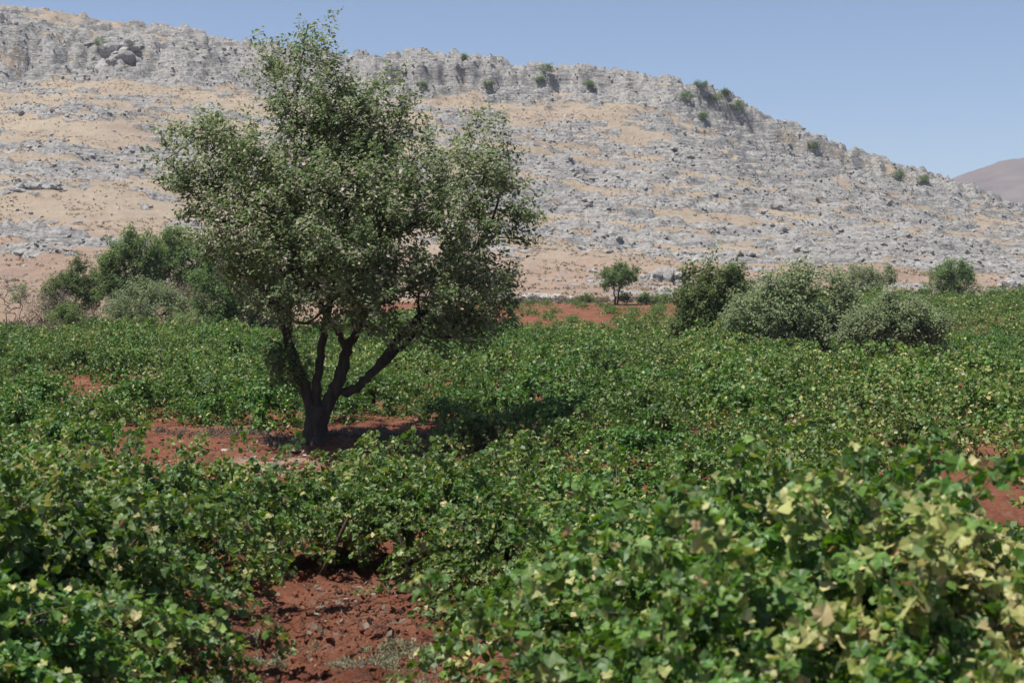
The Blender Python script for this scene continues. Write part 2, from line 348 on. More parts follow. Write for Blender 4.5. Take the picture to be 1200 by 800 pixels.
def land(x, y):
    """height, rock mask, red mask; camera eye is at 0"""
    x = np.asarray(x, float); y = np.asarray(y, float)
    u = x / np.maximum(y, 1.0); px = np.clip(u * F + 600, -899, 1999)
    zf = np.interp(y, FD, FZ)
    zf = zf + 0.05 * sst(0.1, 0.34, u) * sst(45, 100, y)
    zf = zf + 0.16 * fbm(x / 9, y / 9, 3, 3) * sst(24, 34, y) * (1 - sst(80, 99, y))
    # hillside, its ledges warped by noise so that cliffs are fluted
    wall = sst(318, 340, y) * (1 - sst(372, 420, y))
    near_h = sst(104, 150, y)
    dw = y + wall * (6.0 * fbm(x / 14, y / 40, 11, 3) + 2.2 * (worley(x / 3.2, y / 9, 12)[0] - 0.5)) + near_h * 5 * fbm(x / 30, y / 30, 5, 3)
    zh = bil(HZ, dw, px)
    zh = 0.25 * (bil(HZ, dw, np.clip(px - 22, -899, 1999)) + bil(HZ, dw, np.clip(px + 22, -899, 1999))) + 0.5 * zh
    R = bil(RKT, dw + 9 * fbm(x / 12, y / 12, 77, 3), np.clip(px + 60 * fbm(x / 25, y / 25, 78, 3), -899, 1999))
    lat = y + 0.22 * x
    strat = fbm(x / 42, lat / 4.2, 31, 4)              # bedding bands run across the slope
    led = zh * 0.5 + 0.035 * x + 1.0 * fbm(x / 14, y / 9, 51, 3); fr = led - np.floor(led)
    face = sst(0.40, 0.6, fr) * (1 - sst(0.9, 1.0, fr))
    rk = sst(-0.06, 0.16, R - 0.655 + 0.44 * fbm(x / 13, y / 7, 21, 4) + 0.68 * strat + 0.26 * fbm(x / 2.8, lat / 1.5, 23, 3) + .24 * face)
    rk = np.where(y < 100.5, 0, rk)
    f1, f2, idv = worley(x / 4.0, y / 2.6, 41)
    g1, g2, idg = worley(x / 1.5, y / 1.15, 43)
    blocks = 1.9 * (idv - 0.35) * sst(0.02, 0.22, f2 - f1) + 0.75 * (idg - 0.3) * sst(0.02, 0.25, g2 - g1)
    ledge = 2.0 * (sst(0.50, 0.82, fr) - fr)
    amp = near_h * (1 - sst(430, 700, y))
    amp = np.maximum(amp, 0.22 * sst(100, 104, y))
    zh = zh + amp * (rk * (0.55 * blocks + 0.8 * ledge) + 0.3 * ledge + wall * rk * 0.5 * blocks + 0.35 * fbm(x / 5, y / 5, 61, 4) + 0.16 * fbm(x / 1.3, y / 1.0, 63, 3) + 1.1 * fbm(x / 22, y / 22, 62, 3) * sst(120, 180, y))
    t = sst(98, 102, y)
    z = zf * (1 - t) + zh * t
    red = np.clip((1 - sst(120, 230, y)) * 1.0 + 0.35 * fbm(x / 18, y / 9, 66, 3), 0, 1)
    return z, rk, red
# bare soil places in the field, in photo pixels + distance -> world: (px, d, radius x, radius y)
def wx(px, d): return (px - 600) / F * d
BARE = [(405, 8.4, 0.95, 2.7), (398, 10.8, 0.85, 2.2), (455, 11.4, .55, 1.2),
        (322, 21.2, 1.9, 1.9), (262, 23.2, 1.3, .8), (420, 23.8, 2.0, 1.1), (500, 24.0, 1.3, .7),
        (322, 18.6, 0.95, 2.2), (30, 34, .6, 1.2), (125, 33, .6, 1.2), (690, 81, 6.8, 19), (610, 84, 2.5, 8), (750, 82, 3, 14), (640, 76, 2.2, 9), (1052, 38.9, 1.5, 2.9), (1020, 42, 1.5, 2), (1165, 15.6, 0.55, 1.0), (1195, 13.4, .5, 0.9), (1120, 18.2, 0.5, 1.0),
        (820, 16.5, .5, 1.2), (1110, 58, 1.2, 2.5), (1165, 62, 1.2, 3)]
def bare(x, y, grow=0.0):
    m = np.full(np.shape(x), 9.0)
    for px, d, rx, ry in BARE:
        m = np.minimum(m, np.hypot((x - wx(px, d)) / (rx + grow), (y - d) / (ry + grow)))
    return m
def soil_disp(x, y):
    f1, f2, i1 = worley(x / 0.21 + .5 * fbm(x / .3, y / .3, 99, 2), y / 0.21, 101); g1, g2, i2 = worley(x / 0.085 + 3 * i1, y / 0.085, 103)
    c = 0.07 * i1 ** 2 * sst(0, 0.35, f2 - f1) + 0.032 * (i2 - .3) * sst(0, 0.35, g2 - g1) + 0.085 * fbm(x / 0.5, y / 0.5, 105, 5, .68)
    fade = sst(4, 6, y) * (1 - 0.45 * sst(14, 24, y)) * (1 - sst(60, 97, y))
    return (c + 0.10 * fbm(x / 1.3, y / 1.3, 107, 2)) * fade
def G(x, y):
    z = land(np.array([x], float), np.array([y], float))[0][0]
    return float(z)
def Gs(x, y):
    return land(x, y)[0] + np.where(np.asarray(y) < 97, soil_disp(x, y), 0)
def hit(px, row):
    u = (px - 600) / F; d = np.arange(60, 420, 0.25)
    z = land(u * d, d)[0]
    ok = np.nonzero(HR - z / d * F <= row)[0]
    k = ok[0] if len(ok) else len(d) - 1
    return u * d[k], d[k], z[k]

def cols(step_in, lim=0.46):
    inn = np.arange(-lim, lim + 1e-6, step_in)
    o = [lim]
    st = step_in
    while o[-1] < 1.7: st *= 1.18; o.append(o[-1] + st)
    o = np.array(o[1:])
    return np.concatenate([-o[::-1], inn, o])
def grid(name, us, ys, fn, mat, smooth=True):
    U, Y = np.meshgrid(us, ys); X = U * Y
    z, at = fn(X.ravel(), Y.ravel())
    V = np.stack([X.ravel(), Y.ravel(), z], -1)
    n = len(us); i = np.arange(len(ys) - 1)[:, None] * n + np.arange(n - 1)[None]
    Q = np.stack([i, i + 1, i + n + 1, i + n], -1).reshape(-1, 4)
    return link(name, mesh_np(name, V, Q, mat, at, smooth))
ys = [2.0]
while ys[-1] < 100.0: ys.append(ys[-1] + max(0.026, 0.0036 * ys[-1]))
ys = np.array(ys); ys[-1] = 100.0
def f_field(x, y):
    z, rk, red = land(x, y)
    left = sst(60, 72, y) * (1 - sst(-0.16, -0.06, x / y)); far = sst(93, 99, y)
    sand = 0.9 * sst(0.75, 0.3, np.hypot((x - wx(318, 20.8)) / 1.35, (y - 20.8) / 1.5) + 0.25 * fbm(x / .6, y / .6, 9, 3))
    pale = (.42 * sst(1.1, 0.4, np.hypot((x - wx(500, 24)) / 1.9, (y - 23.9) / 1.0) + 0.3 * fbm(x / .5, y / .5, 19, 3)))
    return z + soil_disp(x, y), {"dry": np.clip(np.maximum(np.maximum(left, far), pale), 0, 1), "sand": np.clip(sand, 0, 1)}
fld = grid("field", cols(0.0032), ys, f_field, M_SOIL); fld["kind"] = "structure"
hy = [100.0]
while hy[-1] < 380: hy.append(hy[-1] + (0.40 if 318 < hy[-1] < 356 else 0.52))
while hy[-1] < 2800: hy.append(hy[-1] + (hy[-1] - 378) * 0.12 + 0.8)
def f_hill(x, y):
    z, rk, red = land(x, y); return z, {"rock": rk, "red": red}
hil = grid("hillside", cols(0.00135), np.array(hy), f_hill, M_HILL); hil["kind"] = "structure"
# the far brown hill beyond the nose of the ridge
def f_far(x, y):
    row = np.interp(x / 1700 * F + 600, [300, 900, 1050, 1100, 1160, 1200, 1300, 1450, 1700, 2300], [322, 246, 216, 203, 186, 180, 173, 184, 240, 320])
    top = (HR - row) / F * 1700
    prof = sst(1150, 1700, y) * (1 - sst(1700, 2600, y))
    z = top * prof - 8 + prof * (16 * fbm(x / 160, y / 160, 200, 5) + 5 * np.abs(fbm(x / 50, y / 90, 205, 4)))
    return z, {"rock": sst(0.1, 0.6, fbm(x / 40, y / 40, 208, 4)) * 0.8, "red": np.full(x.shape, 0.9)}
M_FAR = plain_mat("brown_far_slope", (0.078, 0.058, 0.054), (0.135, 0.104, 0.093), 0.03)
fu = np.linspace(-0.1, 0.75, 240); fy = np.linspace(1120, 2650, 150)
fh = grid("distant_hill", fu, fy, f_far, M_FAR); fh["kind"] = "structure"
gv = np.array([(-900, -900, -2.95), (900, -900, -2.95), (900, 99, -2.95), (-900, 99, -2.95)])
gr = link("ground", mesh_np("ground", gv, np.array([(0, 1, 2, 3)]), M_SOIL)); gr["kind"] = "structure"
bu = np.linspace(-14, 14, 60); by = np.linspace(-14, 2.0, 40)
BX, BY = np.meshgrid(bu, by); bz = np.interp(np.maximum(BY, 0), FD, FZ) - 0.02 - 0.9 * sst(6, 13, np.abs(BX)) 
bi = np.arange(39)[:, None] * 60 + np.arange(59)[None]
pt = link("path", mesh_np("path", np.stack([BX.ravel(), BY.ravel(), bz.ravel()], -1), np.stack([bi, bi + 1, bi + 61, bi + 60], -1).reshape(-1, 4), M_SOIL, None, True)); pt["kind"] = "structure"

# the air over the valley
hm, hnt, hout = new_mat("valley_air")
hv = N_(hnt, "ShaderNodeVolumePrincipled"); hv.inputs["Color"].default_value = (0.80, 0.88, 1.0, 1); hv.inputs["Density"].default_value = 0.0002
hnt.links.new(hv.outputs[0], hout.inputs["Volume"])
hx, hy0, hy1, hz0, hz1 = 5600, -960, 3200, -12, 215
HV = np.array([(x, y, z) for z in (hz0, hz1) for y in (hy0, hy1) for x in (-hx, hx)], float)
hz_o = link("haze", mesh_np("haze", HV, np.array([(0, 2, 3, 1), (4, 5, 7, 6), (0, 1, 5, 4), (2, 6, 7, 3), (0, 4, 6, 2), (1, 3, 7, 5)]), hm)); hz_o["kind"] = "stuff"

# ---------------------------------------------------------------- rocks
def ico(sub):
    b = bmesh.new(); bmesh.ops.create_icosphere(b, subdivisions=sub, radius=1.0)
    V = np.array([v.co[:] for v in b.verts]); Fc = np.array([[v.index for v in f.verts] for f in b.faces]); b.free()
    return V, Fc
def rock_shapes(sub, n, seed):
    rg = np.random.default_rng(seed); V, Fc = ico(sub); out = []
    for k in range(n):
        W_ = V.copy()
        for _ in range(9):                         # chop flat facets off
            d = rg.normal(size=3); d /= np.linalg.norm(d); c = rg.uniform(0.45, 0.85)
            s = W_ @ d; W_ -= np.maximum(s - c, 0)[:, None] * d * 0.9
        W_ += rg.normal(0, 0.035, W_.shape)
        W_ *= rg.uniform(0.75, 1.25, 3)
        out.append(W_)
    return out, Fc
def rocks_np(P, size, shapes, Fc, rg, flat=0.65, zrot=None):
    n = len(P); Vt = np.stack(shapes)[rg.integers(0, len(shapes), n)]
    a = rg.uniform(0, 2 * np.pi, n); ca, sa = np.cos(a)[:, None], np.sin(a)[:, None]
    sx = size * rg.uniform(.8, 1.5, n); sy = size * rg.uniform(.7, 1.1, n); sz = size * rg.uniform(.6, 1.1, n) * flat
    X = Vt[..., 0] * sx[:, None]; Y = Vt[..., 1] * sy[:, None]; Z = Vt[..., 2] * sz[:, None]
    tl = rg.normal(0, .25, n)[:, None]; Z = Z + tl * X
    V = np.stack([X * ca - Y * sa, X * sa + Y * ca, Z], -1) + P[:, None]
    F_ = (np.arange(n)[:, None, None] * Vt.shape[1] + Fc[None]).reshape(-1, 3)
    return V.reshape(-1, 3), F_
rg = np.random.default_rng(5)
SH1, FC1 = rock_shapes(1, 14, 1); SH2, FC2 = rock_shapes(2, 8, 2); SH3, FC3 = rock_shapes(3, 6, 3)
# rubble all over the slope
n = 260000
uu = rg.uniform(-0.42, 0.42, n); dd = np.sqrt(rg.uniform(102 ** 2, 352 ** 2, n))
xx = uu * dd; zz, rr, _ = land(xx, dd)
clump = fbm(xx / 7, (dd + .22 * xx) / 3.5, 301, 3)
keep = rg.uniform(size=n) < np.clip(0.008 + 0.13 * rr + 0.60 * rr * np.maximum(clump, 0) + .12 * np.maximum(clump - .15, 0), 0, 1) * 0.75
xx, dd, zz = xx[keep], dd[keep], zz[keep]
sz = np.clip(0.175 * np.exp(rg.normal(0, 0.56, len(xx))), 0.08, 1.0) * np.where(dd < 140, .7, 1.15)
big = sz > .3
FC0 = np.array([(0, 11, 5), (0, 5, 1), (0, 1, 7), (0, 7, 10), (0, 10, 11), (1, 5, 9), (5, 11, 4), (11, 10, 2), (10, 7, 6), (7, 1, 8), (3, 9, 4), (3, 4, 2), (3, 2, 6), (3, 6, 8), (3, 8, 9), (4, 9, 5), (2, 4, 11), (6, 2, 10), (8, 6, 7), (9, 8, 1)])
_p = (1 + 5 ** .5) / 2
IV = np.array([(-1, _p, 0), (1, _p, 0), (-1, -_p, 0), (1, -_p, 0), (0, -1, _p), (0, 1, _p), (0, -1, -_p), (0, 1, -_p), (_p, 0, -1), (_p, 0, 1), (-_p, 0, -1), (-_p, 0, 1)]) / 1.902
SH0 = [IV * np.random.default_rng(k).uniform(.65, 1.25, (12, 1)) for k in range(12)]
PP = np.stack([xx, dd, zz + sz * 0.12], -1)
V, Fc = rocks_np(PP[big], sz[big], SH1, FC1, rg)
V_, F_s = rocks_np(PP[~big], sz[~big], SH0, FC0, rg)
Fc = np.concatenate([Fc, F_s + len(V)]); V = np.concatenate([V, V_])
o = link("hillside_rubble", mesh_np("hillside_rubble", V, Fc, M_STONE)); tag(o, "loose grey limestone rubble strewn over the whole dry hillside", "rubble", kind="stuff")
print("rubble", len(xx))
n = 42000
gu = rg.uniform(-0.42, 0.42, n); gd = np.sqrt(rg.uniform(101 ** 2, 340 ** 2, n)); gx = gu * gd
gz, gr_, gred = land(gx, gd); kp = (gr_ < .5) & (rg.uniform(size=n) < np.clip(.35 + fbm(gx / 6, gd / 4, 333, 3) * 1.3, 0, 1))
gP = np.repeat(np.stack([gx, gd, gz], -1)[kp], 5, 0); m = len(gP)
gd_ = rg.normal(0, .55, (m, 3)) + np.array([0, 0, 1.0])
V, Fc = leaves_np(gP + rg.normal(0, .10, (m, 3)) * np.array([1, 1, .1]), rg.normal(0, 1, (m, 3)) + np.array([0, -.3, .5]), gd_, rg.uniform(.12, .38, m), LEAF_QUAD_V, LEAF_QUAD_F)
M_STRAW = leaf_mat("dry_straw", [(0, (0.21, 0.165, 0.105)), (0.6, (0.35, 0.285, 0.185)), (1.0, (0.45, 0.38, 0.26))], 0.35, 0.8, under=(0.25, 0.2, 0.13), under_f=0.2, spec=0.1)
o = link("hillside_grass", mesh_np("hillside_grass", V, Fc, M_STRAW, {"tint": np.repeat(np.clip(rg.normal(.5, .25, m), 0, 1), 4), "rnd": np.repeat(rg.uniform(0, 1, m), 4)})); tag(o, "dry straw-coloured grass tufts dotting the tan parts of the hillside", "dry grass", kind="stuff")
def outcrop(name, label, px, row, wpx, hpx, nn, seed, mat=M_STONE, group=None):
    nn = int(nn * 2)
    """a ledge of boulders fused together on the slope"""
    x0, d0, z0 = hit(px, row); s = d0 / F; rg = np.random.default_rng(seed)
    wx_, hz = wpx * s / 2, hpx * s
    t = np.linspace(-1, 1, nn) + rg.normal(0, .03, nn); P = np.stack([t * wx_, rg.normal(0, .35, nn) * min(wx_ * .4, hz * .8), np.zeros(nn)], -1)
    prof = np.clip(1 - np.abs(t) ** 3, .25, 1)
    size = hz * rg.uniform(.35, .75, nn) * prof
    gz = land(P[:, 0] + x0, P[:, 1] + d0)[0] - z0
    P[:, 2] = gz + size * .25
    V, Fc = rocks_np(P, size, SH2, FC2, rg, .85)
    o = link(name, mesh_np(name, V, Fc, mat), None, (x0, d0, z0))
    return tag(o, label, "rock", group)
outcrop("rock_outcrop", "weathered grey-brown boulder ledge on the slope behind the small round tree", 776, 327, 66, 17, 16, 11)
outcrop("rock_outcrop", "pale flat rock ledge at the vineyard's far edge, left of the round tree", 640, 350, 84, 9, 34, 12, M_PALE)
outcrop("rock_outcrop", "small pale boulder heap just below the long grey-brown ledge", 790, 340, 50, 8, 12, 13, M_PALE)
outcrop("rock_outcrop", "jagged grey boulder pile at the field's far right end", 1187, 336, 34, 16, 10, 14)
outcrop("rock_outcrop", "dark craggy boulders standing above the tan slope near the ridge at far left", 140, 68, 60, 22, 14, 15)
outcrop("rock_outcrop", "low dark boulder streak in the tan slope above the reddish plain at left", 45, 222, 70, 14, 14, 16)

# ---------------------------------------------------------------- trees and bushes
def chain_nodes(base, targets, rg, step=0.3, init=None, up=0.25):
    """greedy attachment of twig targets to a growing skeleton; returns nodes, parents"""
    P = [np.asarray(p, float) for p in (init[0] if init else [base])]; par = list(init[1]) if init else [-1]
    arr = np.zeros((len(targets) * 12 + len(P) + 10, 3)); arr[:len(P)] = P; n = len(P)
    order = np.argsort(np.linalg.norm(targets - base, axis=1)); tips = []
    for k in order:
        t = targets[k]; dl = t - arr[:n]; d = np.linalg.norm(dl, axis=1)
        cost = d + up * np.maximum(0, arr[:n, 2] - t[2]) * 1.5
        j = int(np.argmin(cost)); dj = d[j]; m = max(1, int(round(dj / step))); a = arr[j].copy()
        for q in range(1, m + 1):
            f = q / m
            p = a + (t - a) * f
            if q < m: p = p + rg.normal(0, 0.10 * dj / m, 3) + np.array([0, 0, -0.06 * dj * math.sin(math.pi * f)])
            if n >= len(arr): break
            arr[n] = p; par.append(j); j = n; n += 1
        tips.append(j)
    return arr[:n], np.array(par), np.array(tips)
def pipe_radii(par, tips, r0, expo=2.3):
    n = len(par); w = np.zeros(n); w[tips] += r0 ** expo
    for i in range(n - 1, 0, -1):
        if w[i] == 0: w[i] = r0 ** expo
        if par[i] >= 0: w[par[i]] += w[i]
    return w ** (1 / expo)
def sample_blobs(blobs, n, rg, shell=0.55):
    B = np.array(blobs, float); vol = np.prod(B[:, 3:6], axis=1) ** 0.8
    k = rg.choice(len(B), n, p=vol / vol.sum())
    d = rg.normal(size=(n, 3)); d /= np.linalg.norm(d, axis=1)[:, None]
    r = rg.uniform(0, 1, n) ** (1 / 3 * (1 - shell) + 0.08)
    return B[k, :3] + d * r[:, None] * B[k, 3:6], d
def leaf_cloud(tips, dirs, per, spread, lsize, rg, tv, tf, droop=0.3, along=0.3, sizevar=.3, tint=(0.35, .22), pale=0.0, flat=(1, 1, 1)):
    """leaves strung along a short twig at each tip"""
    n = len(tips) * per
    k = np.repeat(np.arange(len(tips)), per)
    s = rg.uniform(-0.35, 1, n)
    P = tips[k] + dirs[k] * (s * along)[:, None] + rg.normal(0, 1, (n, 3)) * spread * np.array(flat)
    N = rg.normal(0, 0.65, (n, 3)) + np.array([-.2, -.1, 0.95]) + dirs[k] * 0.35
    T = dirs[k] * 0.6 + rg.normal(0, 0.8, (n, 3)) + np.array([0, 0, -droop])
    sz = lsize * np.clip(1 + rg.normal(0, sizevar, n), .45, 1.8)
    V, Fc = leaves_np(P, N, T, sz, tv, tf)
    ct = rg.normal(0, .12, len(tips))[k]
    t = np.clip(tint[0] + ct + rg.normal(0, tint[1], n), 0, 1)
    if pale: t = np.where(rg.uniform(size=n) < pale * (1 + 3 * ct), rg.uniform(.75, 1, n), t)
    m = len(tv)
    return V, Fc, {"tint": np.repeat(t, m), "rnd": np.repeat(rg.uniform(0, 1, n), m)}

def main_tree():
    rg = np.random.default_rng(42)
    D0 = 23.0; sc = F / D0; bx, by_ = 368.0, 518.0
    base = (wx(368, D0), D0, G(wx(368, D0), D0) - 0.03)
    t = thing("almond_tree", "tall dark-trunked tree with several forking stems, standing alone on bare red soil in the vineyard", "tree", base)
    def L(px, py, y=0.0): return np.array([(px - bx) / sc, y, (by_ - py) / sc])
    def path(pts, rad, n=5):
        P = np.array([L(*p) for p in pts]); R = np.array(rad)
        k = np.linspace(0, len(P) - 1, (len(P) - 1) * n + 1)
        i = np.minimum(k.astype(int), len(P) - 2); f = k - i
        Pm = np.concatenate([[2 * P[0] - P[1]], P, [2 * P[-1] - P[-2]]])
        p0, p1, p2, p3 = Pm[i], Pm[i + 1], Pm[i + 2], Pm[i + 3]; f_ = f[:, None]
        Q = 0.5 * (2 * p1 + (p2 - p0) * f_ + (2 * p0 - 5 * p1 + 4 * p2 - p3) * f_ ** 2 + (3 * p1 - p0 - 3 * p2 + p3) * f_ ** 3)
        Q[1:-1] += rg.normal(0, .012, Q[1:-1].shape)
        return Q, np.interp(k, range(len(R)), R)
    tr, trr = path([(368, 524), (369, 505), (371, 487), (374, 468)], [.245, .20, .185, .155])
    stems = [
        path([(366, 484), (358, 452), (347, 424), (338, 396), (329, 362), (320, 325), (306, 262), (285, 200), (262, 160)][:], [.13, .12, .105, .095, .08, .06, .045, .033, .018]),
        path([(371, 482), (371, 450), (374, 418), (379, 388), (386, 335, .4), (396, 270, .8), (402, 200, 1.0), (405, 130, .8)], [.11, .092, .082, .075, .062, .055, .04, .015]),
        path([(376, 484), (390, 455), (401, 428), (407, 402), (424, 374, -.3), (444, 320, -.6), (455, 250, -.8), (455, 160, -.6)], [.155, .14, .125, .105, .075, .055, .04, .018]),
        path([(402, 458), (416, 449), (434, 434), (455, 408), (482, 375, .2), (522, 328, .4), (566, 270, .5), (592, 205, .5)], [.10, .088, .082, .075, .062, .048, .035, .014]),
        path([(337, 392), (340, 360, -.1), (345, 300, -.3), (352, 220, -.5), (350, 130, -.3), (357, 55, 0), (362, 25, 0)], [.08, .072, .06, .046, .034, .018, .008]),
        path([(409, 408), (398, 380, -.4), (378, 340, -.9), (362, 300, -1.3), (350, 240, -1.6)], [.08, .07, .06, .045, .02]),
        path([(331, 372), (312, 350, .4), (285, 320, .9), (258, 275, 1.2)], [.08, .06, .045, .02]),
        path([(440, 430), (470, 400, .8), (505, 368, 1.4), (535, 330, 1.8)], [.06, .05, .04, .02]),
    ]
    V, Q = tube(tr, trr, 16, 0.055, 1)
    tk = link("trunk", mesh_np("trunk", V, Q, M_BARK, None, True), t)
    init_p, init_par = list(tr), [-1] + list(range(len(tr) - 1))
    for k, (P, R) in enumerate(stems):
        R = R * .80
        V, Q = tube(P, R, 10, 0.08, 10 + k)
        link("limb", mesh_np("limb", V, Q, M_BARK, None, True), t)
        # attach to skeleton
        d = np.linalg.norm(np.array(init_p) - P[0], axis=1); j = int(np.argmin(d)); o = len(init_p)
        init_p += list(P); init_par += [j] + list(range(o, o + len(P) - 1))
    px_blobs = [  # px, row, rx px, rz px, depth offset m, depth radius m
        (352, 112, 68, 74, 0, 1.3), (368, 44, 17, 30, 0, .35), (316, 72, 24, 22, 0, .45), (342, 78, 20, 24, 0, .4), (360, 185, 92, 78, 0, 1.7), (296, 150, 40, 52, -.2, .9), (402, 145, 40, 52, -.1, 1.0), (432, 172, 46, 46, .2, 1.0), (318, 200, 60, 50, -.5, 1.1),
        (246, 178, 58, 50, 0, 1.1), (232, 222, 42, 34, .2, .9), (292, 262, 66, 58, -.4, 1.5), (400, 262, 110, 95, -.6, 2.4), (500, 285, 52, 50, -.2, 1.4), (470, 268, 50, 50, -.9, 1.0), (400, 250, 100, 90, 1.0, 2.0),
        (470, 205, 66, 66, .1, 1.5), (452, 122, 36, 34, -.2, .7), (562, 165, 40, 36, .3, .8), (540, 245, 86, 82, .2, 1.9), (588, 235, 42, 54, .2, 1.0),
        (522, 334, 82, 64, .2, 1.9), (465, 340, 78, 52, -.9, 1.5), (384, 325, 84, 54, -1.2, 1.3), (322, 308, 56, 50, .9, 1.2), (560, 345, 46, 46, .3, 1.2), (525, 378, 44, 24, .6, 1.0), (284, 326, 34, 30, .5, .9)]
    blobs = [(*L(a, b, y), rx * .92 / sc, ry * .92, rz * .92 / sc) for a, b, rx, rz, y, ry in px_blobs]
    T, dr = sample_blobs(blobs, 2700, rg, .5)
    holes = fbm(T[:, 0] * 1.3 + 7, T[:, 2] * 1.3, 900, 3) + .5 * fbm(T[:, 0] * 1.7, T[:, 1] * 1.7 + 3, 905, 2)
    T, dr = T[holes > -0.34], dr[holes > -0.34]
    nodes, par, tips = chain_nodes(L(374, 468), T, rg, .26, (init_p, init_par))
    r = pipe_radii(par, tips, .0034, 2.3); r = np.minimum(r, .042)
    ch = np.arange(len(init_p), len(nodes))
    V, Q = frusta(nodes[par[ch]], nodes[ch], r[par[ch]].clip(0, .045), r[ch], 4)
    link("branches", mesh_np("branches", V, Q, M_BARK, None, True), t)
    d2 = nodes[tips] - nodes[par[tips]]; d2 /= np.linalg.norm(d2, axis=1)[:, None] + 1e-9
    d2 = d2 + dr[np.argsort(np.linalg.norm(T - L(374, 468), axis=1))] * .5 + np.array([0, 0, .15]); d2 /= np.linalg.norm(d2, axis=1)[:, None]
    V, Fc, at = leaf_cloud(nodes[tips], d2, 58, .055, .064, rg, LEAF_LAN_V * np.array([1.5, 1, 1]), LEAF_LAN_F, .35, .36, tint=(.38, .2), pale=.21)
    link("crown", mesh_np("crown", V, Fc, M_TREE, at), t)
    # shoots on the shaded side of the trunk
    sp, sd = sample_blobs([(*L(334, 420), .26, .3, .34), (*L(345, 447), .12, .15, .2), (*L(322, 408), .14, .2, .16)], 45, rg)
    V, Fc, at = leaf_cloud(sp, sd, 34, .06, .075, rg, LEAF_LAN_V * np.array([1.4, 1, 1]), LEAF_LAN_F, .3, .15, tint=(.15, .15))
    link("trunk_shoots", mesh_np("trunk_shoots", V, Fc, M_TREE, at), t)
    nn, pp, tt = chain_nodes(L(356, 452), sp, rg, .15)
    V, Q = frusta(nn[pp[1:]], nn[1:], np.full(len(nn) - 1, .008), np.full(len(nn) - 1, .005), 4)
    link("shoot_stems", mesh_np("shoot_stems", V, Q, M_BARK), t)
main_tree()

def bush(name, label, cat, px, d, blobs, ntip, per, lsize, mat, seed, trunks=((0, 0),), tr_r=.07, wispy=.3, along=.35, spread=.1, tint=(.4, .2), group=None, bark=M_BARK, trunk_top=.35, tv=None, tf=None, z=None, x=None, up=.3, crown="crown", vs=1.0):
    blobs = [(b[0], b[1] * vs, b[2], b[3] * (1 + (vs - 1) * .7)) + tuple(b[4:]) for b in blobs]
    rs = np.random.default_rng(seed + 900); big = max(b[2] for b in blobs)
    for _ in range(9 if big > 12 else 4):
        b = blobs[rs.integers(0, min(len(blobs), 6))]; a = rs.uniform(-.3, math.pi + .3)
        blobs = blobs + [(b[0] + math.cos(a) * b[2] * rs.uniform(.8, 1.12), b[1] + math.sin(a) * b[3] * rs.uniform(.8, 1.12), big * rs.uniform(.12, .24), big * rs.uniform(.16, .36))]
    """blobs in photo pixels relative to (px, ground): (dx, up, rx, rz[, depth m offset])"""
    rg = np.random.default_rng(seed); s = d / F
    X = wx(px, d) if x is None else x
    Z = (G(X, d) if z is None else z) - 0.02
    t = thing(name, label, cat, (X, d, Z), 0, group)
    B = [(b[0] * s, (b[4] if len(b) > 4 else 0), b[1] * s, b[2] * s, b[2] * s * .9, b[3] * s) for b in blobs]
    T, dr = sample_blobs(B, ntip, rg, .55)
    ok = (T[:, 2] > .12); T, dr = T[ok], dr[ok]
    T[:, 1] *= 1.0
    holes = fbm(T[:, 0] * 2.1 + seed, T[:, 2] * 2.1, 70 + seed, 3); T, dr = T[holes > -.36], dr[holes > -.36]
    H = max(b[1] + b[3] for b in blobs) * s
    ip, ipar = [np.array([0, 0, -.05])], [-1]
    parts = []
    for (tx, ty) in trunks:
        a = np.array([tx * s * .35, ty * .3, -.05]); b = np.array([tx * s * 1.2, ty, H * trunk_top]); 
        P = np.array([a + (b - a) * f + rg.normal(0, .02 * H, 3) * (0 < f < 1) * .6 for f in np.linspace(0, 1, 6)])
        parts.append(tube(P, np.linspace(tr_r, tr_r * .55, 6), 7, .08, seed)); o = len(ip)
        ip += list(P); ipar += [0] + list(range(o, o + 5))
    nodes, par, tips = chain_nodes(np.array([0, 0, H * trunk_top * .5]), T, rg, .09 * H + .1, (ip, ipar), up)
    r = np.minimum(pipe_radii(par, tips, .004 + .0012 * H, 2.3), tr_r * .7)
    ch = np.arange(len(ip), len(nodes))
    parts.append(frusta(nodes[par[ch]], nodes[ch], r[par[ch]], r[ch], 4))
    for st_ in range(1, len(ip), 6): parts.append(frusta([ip[0] + np.array([0, 0, -.03])], [ip[st_]], [tr_r * .9], [tr_r], 6))
    V, Q = merge(parts); link("trunk", mesh_np("trunk", V, Q, bark, None, True), t)
    d2 = dr + np.array([0, 0, wispy * 2]) + rg.normal(0, .3, dr.shape); d2 = d2[np.argsort(np.linalg.norm(T - np.array([0, 0, H * trunk_top * .5]), axis=1))]
    d2 /= np.linalg.norm(d2, axis=1)[:, None]
    if tv is None: tv, tf = LEAF_LAN_V * np.array([1.5, 1, 1]), LEAF_LAN_F
    per = int(per * 1.35)
    V, Fc, at = leaf_cloud(nodes[tips], d2, per, spread, lsize, rg, tv, tf, .1, along, tint=tint)
    link(crown, mesh_np(crown, V, Fc, mat, at), t)
    return t
